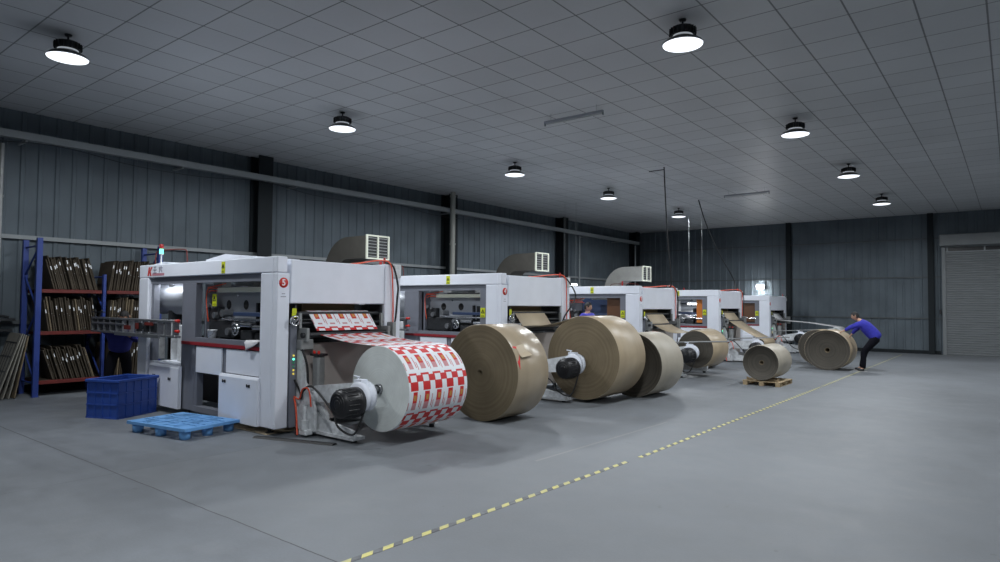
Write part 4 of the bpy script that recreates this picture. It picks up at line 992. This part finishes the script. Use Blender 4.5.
# ------------------------------------------------------------------ extra lights that the place has
e = empty('flood_light', (-9.05, ROOM_Y1-.18, 2.72), label='very bright white floodlight on the back wall above machine 1', cat='flood light')
b = MB(); b.box(-.17, .17, -.0, .05, -.12, .12, b=.01); b.build('lamp_body', M['dark'], e)
b = MB(); b.box(-.15, .15, -.012, 0, -.10, .10, b=.004); b.build('lens', M['flood'], e)
b = MB(); b.box(-.02, .02, .05, .15, -.02, .02); b.build('bracket', M['dark'], e)
for nm, rx, en in (('flood_beam', -70, 40), ('flood_back', 90, 12)):
    ld = bpy.data.lights.new(nm, 'POINT' if nm == 'flood_back' else 'AREA'); ld.energy = en; ld.color = (.95, .98, 1)
    if ld.type == 'AREA': ld.size = .3
    else: ld.shadow_soft_size = .08
    lo = bpy.data.objects.new(nm, ld); COL.objects.link(lo); lo.parent = e; lo.location = (0, -.03 if ld.type == 'AREA' else -.22, 0); lo.rotation_euler = (math.radians(70), 0, 0)
def lit_tube(x, y, z, ax, L, label):
    e = empty('lit_tube_light', (x, y, z), rz=ax, label=label, cat='tube light')
    b = MB(); b.cyl((-L/2, 0, 0), (L/2, 0, 0), .03, 12); b.build('glass_tube', M['tube'], e)
    b = MB(); b.box(-L/2-.03, L/2+.03, -.02, .02, .032, .07); b.box(-L/2-.03, -L/2, -.02, .02, -.03, .032); b.box(L/2, L/2+.03, -.02, .02, -.03, .032)
    for sx in (-1, 1): b.cyl((sx*L*.4, 0, .07), (sx*L*.4, 0, ROOM_H-z), .004, 6)
    b.build('fixture', M['rail'], e)
    ld = bpy.data.lights.new('tube_glow', 'AREA'); ld.shape = 'RECTANGLE'; ld.size = L; ld.size_y = .05; ld.energy = 6; ld.color = LAMP_COL
    lo = bpy.data.objects.new('tube_glow', ld); COL.objects.link(lo); lo.parent = e; lo.location = (0, 0, -.04)
lit_tube(-9.5, 24.0, 1.90, math.radians(38), .62, 'lit white tube light seen through the bay of machine 2')
lit_tube(-12.6, 20.0, 2.55, math.radians(30), .5, 'short lit tube light behind machine 4, in the gap above machine 3')

# ------------------------------------------------------------------ people
def skin_obj(name, chains, m_, parent, sub=2):
    # chains: list of lists of (co, r) ; first point of later chains may equal an existing joint
    vs = []; es = []; rs = []
    def idx(co, r):
        for i, v_ in enumerate(vs):
            if (Vector(v_)-Vector(co)).length < 1e-5: return i
        vs.append(co); rs.append(r); return len(vs)-1
    for ch in chains:
        prev = None
        for co, r in ch:
            i = idx(co, r)
            if prev is not None: es.append((prev, i))
            prev = i
    me = bpy.data.meshes.new(name); me.from_pydata(vs, es, []); o = bpy.data.objects.new(name, me); COL.objects.link(o)
    o.modifiers.new('skin', 'SKIN').use_smooth_shade = True
    sd = o.modifiers.new('sub', 'SUBSURF'); sd.levels = sub; sd.render_levels = sub
    for i, r in enumerate(rs):
        sv = me.skin_vertices[0].data[i]; sv.radius = r if isinstance(r, tuple) else (r, r); sv.use_root = (i == 0)
    bpy.context.view_layer.update()
    me2 = bpy.data.meshes.new_from_object(o.evaluated_get(bpy.context.evaluated_depsgraph_get()))
    bpy.data.objects.remove(o)
    me2.materials.clear(); me2.materials.append(m_); me2.polygons.foreach_set('use_smooth', [True]*len(me2.polygons))
    o = bpy.data.objects.new(name, me2); COL.objects.link(o); o.parent = parent; return o
def lerp(a, b_, t): return tuple(a[i]+(b_[i]-a[i])*t for i in range(3))
def head_mesh(b, c_, fwd, up, m_scale=1.0):
    fw = Vector(fwd).normalized(); u = Vector(up); u = (u-fw*u.dot(fw)).normalized(); sd = fw.cross(u)
    N, K = 20, 14; vs = []
    for i in range(K+1):
        ph = PI*i/K; z = math.cos(ph); rr_ = math.sin(ph)
        for j_ in range(N):
            t = 2*PI*j_/N; f_, s_ = math.cos(t)*rr_, math.sin(t)*rr_
            # skull: narrower jaw, flatter face
            wz = 1.0 if z > -.1 else 1-.28*(-z-.1)
            X_ = f_*.098*(1.0 if f_ < 0 else .93)*wz; Y_ = s_*.078*wz; Z_ = z*.122
            if f_ > .75 and -.35 < z < .12: X_ += .022*max(0, 1-abs(s_)*5)*(1-abs(z+.15)*2)      # nose
            if f_ > .6 and .05 < z < .25 : X_ += .004
            vs.append(Vector(c_)+(fw*X_+sd*Y_+u*Z_)*m_scale)
    b.add(vs, [(i*N+j_, i*N+(j_+1) % N, (i+1)*N+(j_+1) % N, (i+1)*N+j_) for i in range(K) for j_ in range(N)], 0, True)
    return fw, u, sd
def person(name_label, J, cloth, hands_curl=True, loc=(0, 0, 0), fwd=(-1, 0, -.3), up=(0, 0, 1)):
    e = empty('person', loc, label=name_label, cat='person')
    T = lambda p: (p[0]-loc[0], p[1]-loc[1], p[2]-loc[2])
    J = {k_: T(v_) for k_, v_ in J.items()}
    pel, ch_, nk, hd = J['pelvis'], J['chest'], J['neck'], J['head']
    body = []
    body.append([(pel, .12), (lerp(pel, ch_, .5), .11), (ch_, .12), (nk, .058), (lerp(nk, hd, .6), .055)])
    for s_ in 'LR':
        body.append([(pel, .12), (J['hip'+s_], .08), (J['knee'+s_], .052), (J['ankle'+s_], .036), (J['toe'+s_], .03)])
        body.append([(ch_, .12), (J['sho'+s_], .055), (J['elb'+s_], .038), (J['wri'+s_], .026)])
        # hand
        w_, pd = Vector(J['wri'+s_]), (Vector(J['hand'+s_])-Vector(J['wri'+s_])).normalized()
        lat = Vector(J.get('lat'+s_, (0, 1, 0))); 
    bo = skin_obj('body', body, M['skin'], e, 1)
    # palms, fingers and head joined to the body mesh
    b = MB(); fw, u, sd = head_mesh(b, hd, fwd, up)
    me = bo.data
    hb = b.build('head_tmp', M['skin'], fix=True)
    parts = [hb]
    for s_ in 'LR':
        w_ = Vector(J['wri'+s_]); h = Vector(J['hand'+s_]); pd = (h-w_).normalized(); lat = (Vector((0, 1, 0))-pd*pd.y).normalized(); nrm = pd.cross(lat)
        if nrm.z > 0: nrm = -nrm
        chains = [[(tuple(w_-pd*.02), .026), (tuple(w_+pd*.04), (.034, .02)), (tuple(w_+pd*.085), (.036, .016))]]
        pc = w_+pd*.085
        parts.append(skin_obj('palm_tmp', chains, M['skin'], None, 1))
        for q, ln in zip((-1.5, -.5, .5, 1.5), (.062, .075, .070, .052)):
            base = pc-pd*.015+lat*(.0185*q); k1 = base+pd*(ln*.5)+nrm*.006+lat*.002*q; k2 = k1+pd*(ln*.28)+nrm*(.022); k3 = k2+pd*(ln*.10)+nrm*.022
            parts.append(skin_obj('finger_tmp', [[(tuple(base), .0095), (tuple(k1), .009), (tuple(k2), .008), (tuple(k3), .0075)]], M['skin'], None, 1))
        sgn = -1 if s_ == 'L' else 1
        tb = w_+pd*.03+lat*(.028*sgn); t1 = tb+pd*.03+lat*(.022*sgn)+nrm*.01; t2 = t1+pd*.03+nrm*.012
        parts.append(skin_obj('thumb_tmp', [[(tuple(tb), .012), (tuple(t1), .010), (tuple(t2), .008)]], M['skin'], None, 1))
    import bmesh
    bm = bmesh.new(); bm.from_mesh(me)
    for p in parts:
        bm.from_mesh(p.data); bpy.data.objects.remove(p)
    for f_ in bm.faces: f_.smooth = True; f_.material_index = 0
    bm.to_mesh(me); bm.free()
    # ears and eyes
    b = MB()
    for q in (-1, 1):
        c_ = Vector(hd)+sd*(.078*q)-fw*.005
        b.cyl(c_-sd*.008*q-u*.028, c_+sd*.008*q+u*.028, .014, 10)
    b.build('ears', M['skin'], e)
    b = MB()
    for q in (-1, 1):
        c_ = Vector(hd)+fw*.083+sd*(.032*q)+u*.004; b.lathe([(.001, -.006), (.007, -.004), (.009, 0), (.007, .004), (.001, .006)], c_, n=10)
        c2 = c_+u*.024+fw*.002; b.cyl(c2-sd*.016, c2+sd*.016, .004, 6)
    b.build('eyes', M['hair'], e)
    b = MB(); c_ = Vector(hd)+fw*.088-u*.055; b.cyl(c_-sd*.022, c_+sd*.022, .006, 8); b.build('mouth', mat('lips', (.35, .13, .11), .5) if 'lips' not in bpy.data.materials else bpy.data.materials['lips'], e)
    # hair cap
    N, K = 22, 10; vs = []; b = MB()
    for i in range(K+1):
        for j_ in range(N):
            t = 2*PI*j_/N; lim = (.52 if math.cos(t) > .45 else (.78 if math.cos(t) > -.1 else 1.05))*PI*.62
            ph = lim*i/K; z = math.cos(ph); r_ = math.sin(ph)
            vs.append(Vector(hd)+fw*(math.cos(t)*r_*.106)+sd*(math.sin(t)*r_*.086)+u*(z*.132))
    b.add(vs, [(i*N+j_, i*N+(j_+1) % N, (i+1)*N+(j_+1) % N, (i+1)*N+j_) for i in range(K) for j_ in range(N)], 0, True)
    h_ = b.build('hair', M['hair'], e, fix=False)
    # clothes
    ja = [[(lerp(pel, ch_, -.22), (.185, .17)), (lerp(pel, ch_, .1), (.21, .185)), (lerp(pel, ch_, .5), (.215, .19)), (lerp(pel, ch_, .9), (.21, .18)), (lerp(ch_, nk, .45), .15), (lerp(ch_, nk, 1.05), .085)]]
    cc = lerp(pel, ch_, .9)
    for s_ in 'LR': ja.append([(cc, (.19, .155)), (J['sho'+s_], .10), (lerp(J['sho'+s_], J['elb'+s_], .5), .080), (J['elb'+s_], .070), (lerp(J['elb'+s_], J['wri'+s_], .5), .052), (lerp(J['elb'+s_], J['wri'+s_], .93), .040)])
    skin_obj('jacket', ja, cloth, e)
    b_ = lerp(pel, ch_, .22); tr = [[(b_, (.15, .12)), (pel, (.16, .14))]]
    for s_ in 'LR': tr.append([(pel, (.16, .14)), (J['hip'+s_], .125), (lerp(J['hip'+s_], J['knee'+s_], .5), .105), (J['knee'+s_], .085), (lerp(J['knee'+s_], J['ankle'+s_], .5), .076), (lerp(J['knee'+s_], J['ankle'+s_], 1.02), .058)])
    skin_obj('trousers', tr, M['pants'], e)
    for s_ in 'LR':
        a, t = Vector(J['ankle'+s_]), Vector(J['toe'+s_]); d_ = (t-a); d_.z = 0; d_.normalize(); z0 = .0-loc[2]
        A = Vector((a.x, a.y, z0+.052)); 
        skin_obj('shoe', [[(tuple(A+d_*-.05), (.038, .040)), (tuple(A+d_*.06), (.042, .042)), (tuple(A+d_*.17), (.042, .032))], [(tuple(A+d_*-.05), (.038, .040)), (tuple(A+d_*-.03+Vector((0, 0, .06))), .042)]], M['shoe'], e)
        b = MB(); s2_ = Vector((-d_.y, d_.x, 0)); pts = []
        for q, ww in ((-.085, .022), (-.05, .033), (.06, .036), (.15, .038), (.19, .022)): pts.append((q, ww))
        poly = [A+d_*q+s2_*ww for q, ww in pts]+[A+d_*q-s2_*ww for q, ww in pts[::-1]]
        n_ = len(poly); b.add([(p.x, p.y, z0+.001) for p in poly]+[(p.x, p.y, z0+.016) for p in poly], [list(range(n_))[::-1], list(range(n_, 2*n_))]+[(i, (i+1) % n_, (i+1) % n_+n_, i+n_) for i in range(n_)])
        b.build('shoe_sole', M['sole'], e)
    return e
Y = 20.98
person('man in royal blue jacket and black trousers bending to push a large paper roll', dict(
    pelvis=(-3.06, Y, .98), chest=(-3.36, Y, 1.32), neck=(-3.47, Y, 1.44), head=(-3.58, Y-.01, 1.56),
    hipL=(-3.06, Y-.10, .94), hipR=(-3.06, Y+.10, .94), kneeL=(-3.36, Y-.13, .55), kneeR=(-3.36, Y+.14, .56), ankleL=(-3.36, Y-.13, .09), ankleR=(-3.47, Y+.16, .09),
    toeL=(-3.52, Y-.15, .03), toeR=(-3.63, Y+.16, .03),
    shoL=(-3.40, Y-.19, 1.36), shoR=(-3.42, Y+.19, 1.36), elbL=(-3.66, Y-.24, 1.24), elbR=(-3.62, Y+.26, 1.16), wriL=(-3.83, Y-.22, 1.145), wriR=(-3.72, Y+.26, 1.03),
    handL=(-3.93, Y-.22, 1.10), handR=(-3.78, Y+.26, .95)), M['cloth'], loc=(-3.4, Y, 0), fwd=(-1, -.25, -.35), up=(-.35, 0, 1))
X, Y = -13.15, 5.12
person('man in blue work jacket standing behind the delivery rail in front of the rack', dict(
    pelvis=(X, Y, .93), chest=(X+.10, Y, 1.28), neck=(X+.17, Y, 1.42), head=(X+.25, Y-.02, 1.52),
    hipL=(X, Y-.10, .88), hipR=(X, Y+.10, .88), kneeL=(X-.04, Y-.14, .50), kneeR=(X+.08, Y+.12, .50), ankleL=(X-.12, Y-.14, .09), ankleR=(X+.0, Y+.12, .09),
    toeL=(X+.03, Y-.16, .03), toeR=(X+.15, Y+.12, .03),
    shoL=(X-.10, Y-.17, 1.34), shoR=(X+.26, Y+.18, 1.34), elbL=(X-.34, Y-.10, 1.22), elbR=(X+.40, Y+.16, 1.08), wriL=(X-.30, Y-.22, 1.40), wriR=(X+.48, Y-.02, 1.18),
    handL=(X-.24, Y-.24, 1.47), handR=(X+.52, Y-.08, 1.22)), M['cloth2'], loc=(X, Y, 0), fwd=(.6, -.5, -.5), up=(.1, 0, 1))
X, Y = -8.26, 13.9
e = empty('step_platform', (X, Y, 0), label='low steel step behind the rolls, under the standing man', cat='step')
b = MB(); b.box(-.35, .35, -.3, .3, .10, .13, b=.005); b.build('tread', M['galv'], e)
for sx in (-.32, .32):
    for sy in (-.27, .27): b = MB(); b.box(sx-.02, sx+.02, sy-.02, sy+.02, 0, .10); b.build('leg', M['galv'], e)
Z = .131
pp = person('man in bright blue jacket standing between machines 4 and 3, head and shoulders showing', dict(
    pelvis=(X, Y, .97), chest=(X, Y, 1.36), neck=(X+.01, Y, 1.50), head=(X+.03, Y-.01, 1.63),
    hipL=(X, Y-.10, .92), hipR=(X, Y+.10, .92), kneeL=(X+.02, Y-.11, .50), kneeR=(X+.02, Y+.11, .50), ankleL=(X, Y-.11, .09), ankleR=(X, Y+.11, .09),
    toeL=(X+.15, Y-.12, .03), toeR=(X+.15, Y+.12, .03),
    shoL=(X, Y-.20, 1.41), shoR=(X, Y+.20, 1.41), elbL=(X+.04, Y-.27, 1.12), elbR=(X+.04, Y+.27, 1.12), wriL=(X+.26, Y-.22, 1.08), wriR=(X+.26, Y+.22, 1.08),
    handL=(X+.34, Y-.20, 1.07), handR=(X+.34, Y+.20, 1.07)), mat('bright_blue_cloth', (.08, .08, .52), .85), loc=(X, Y, 0), fwd=(1, .2, -.2))
pp.location.z = Z
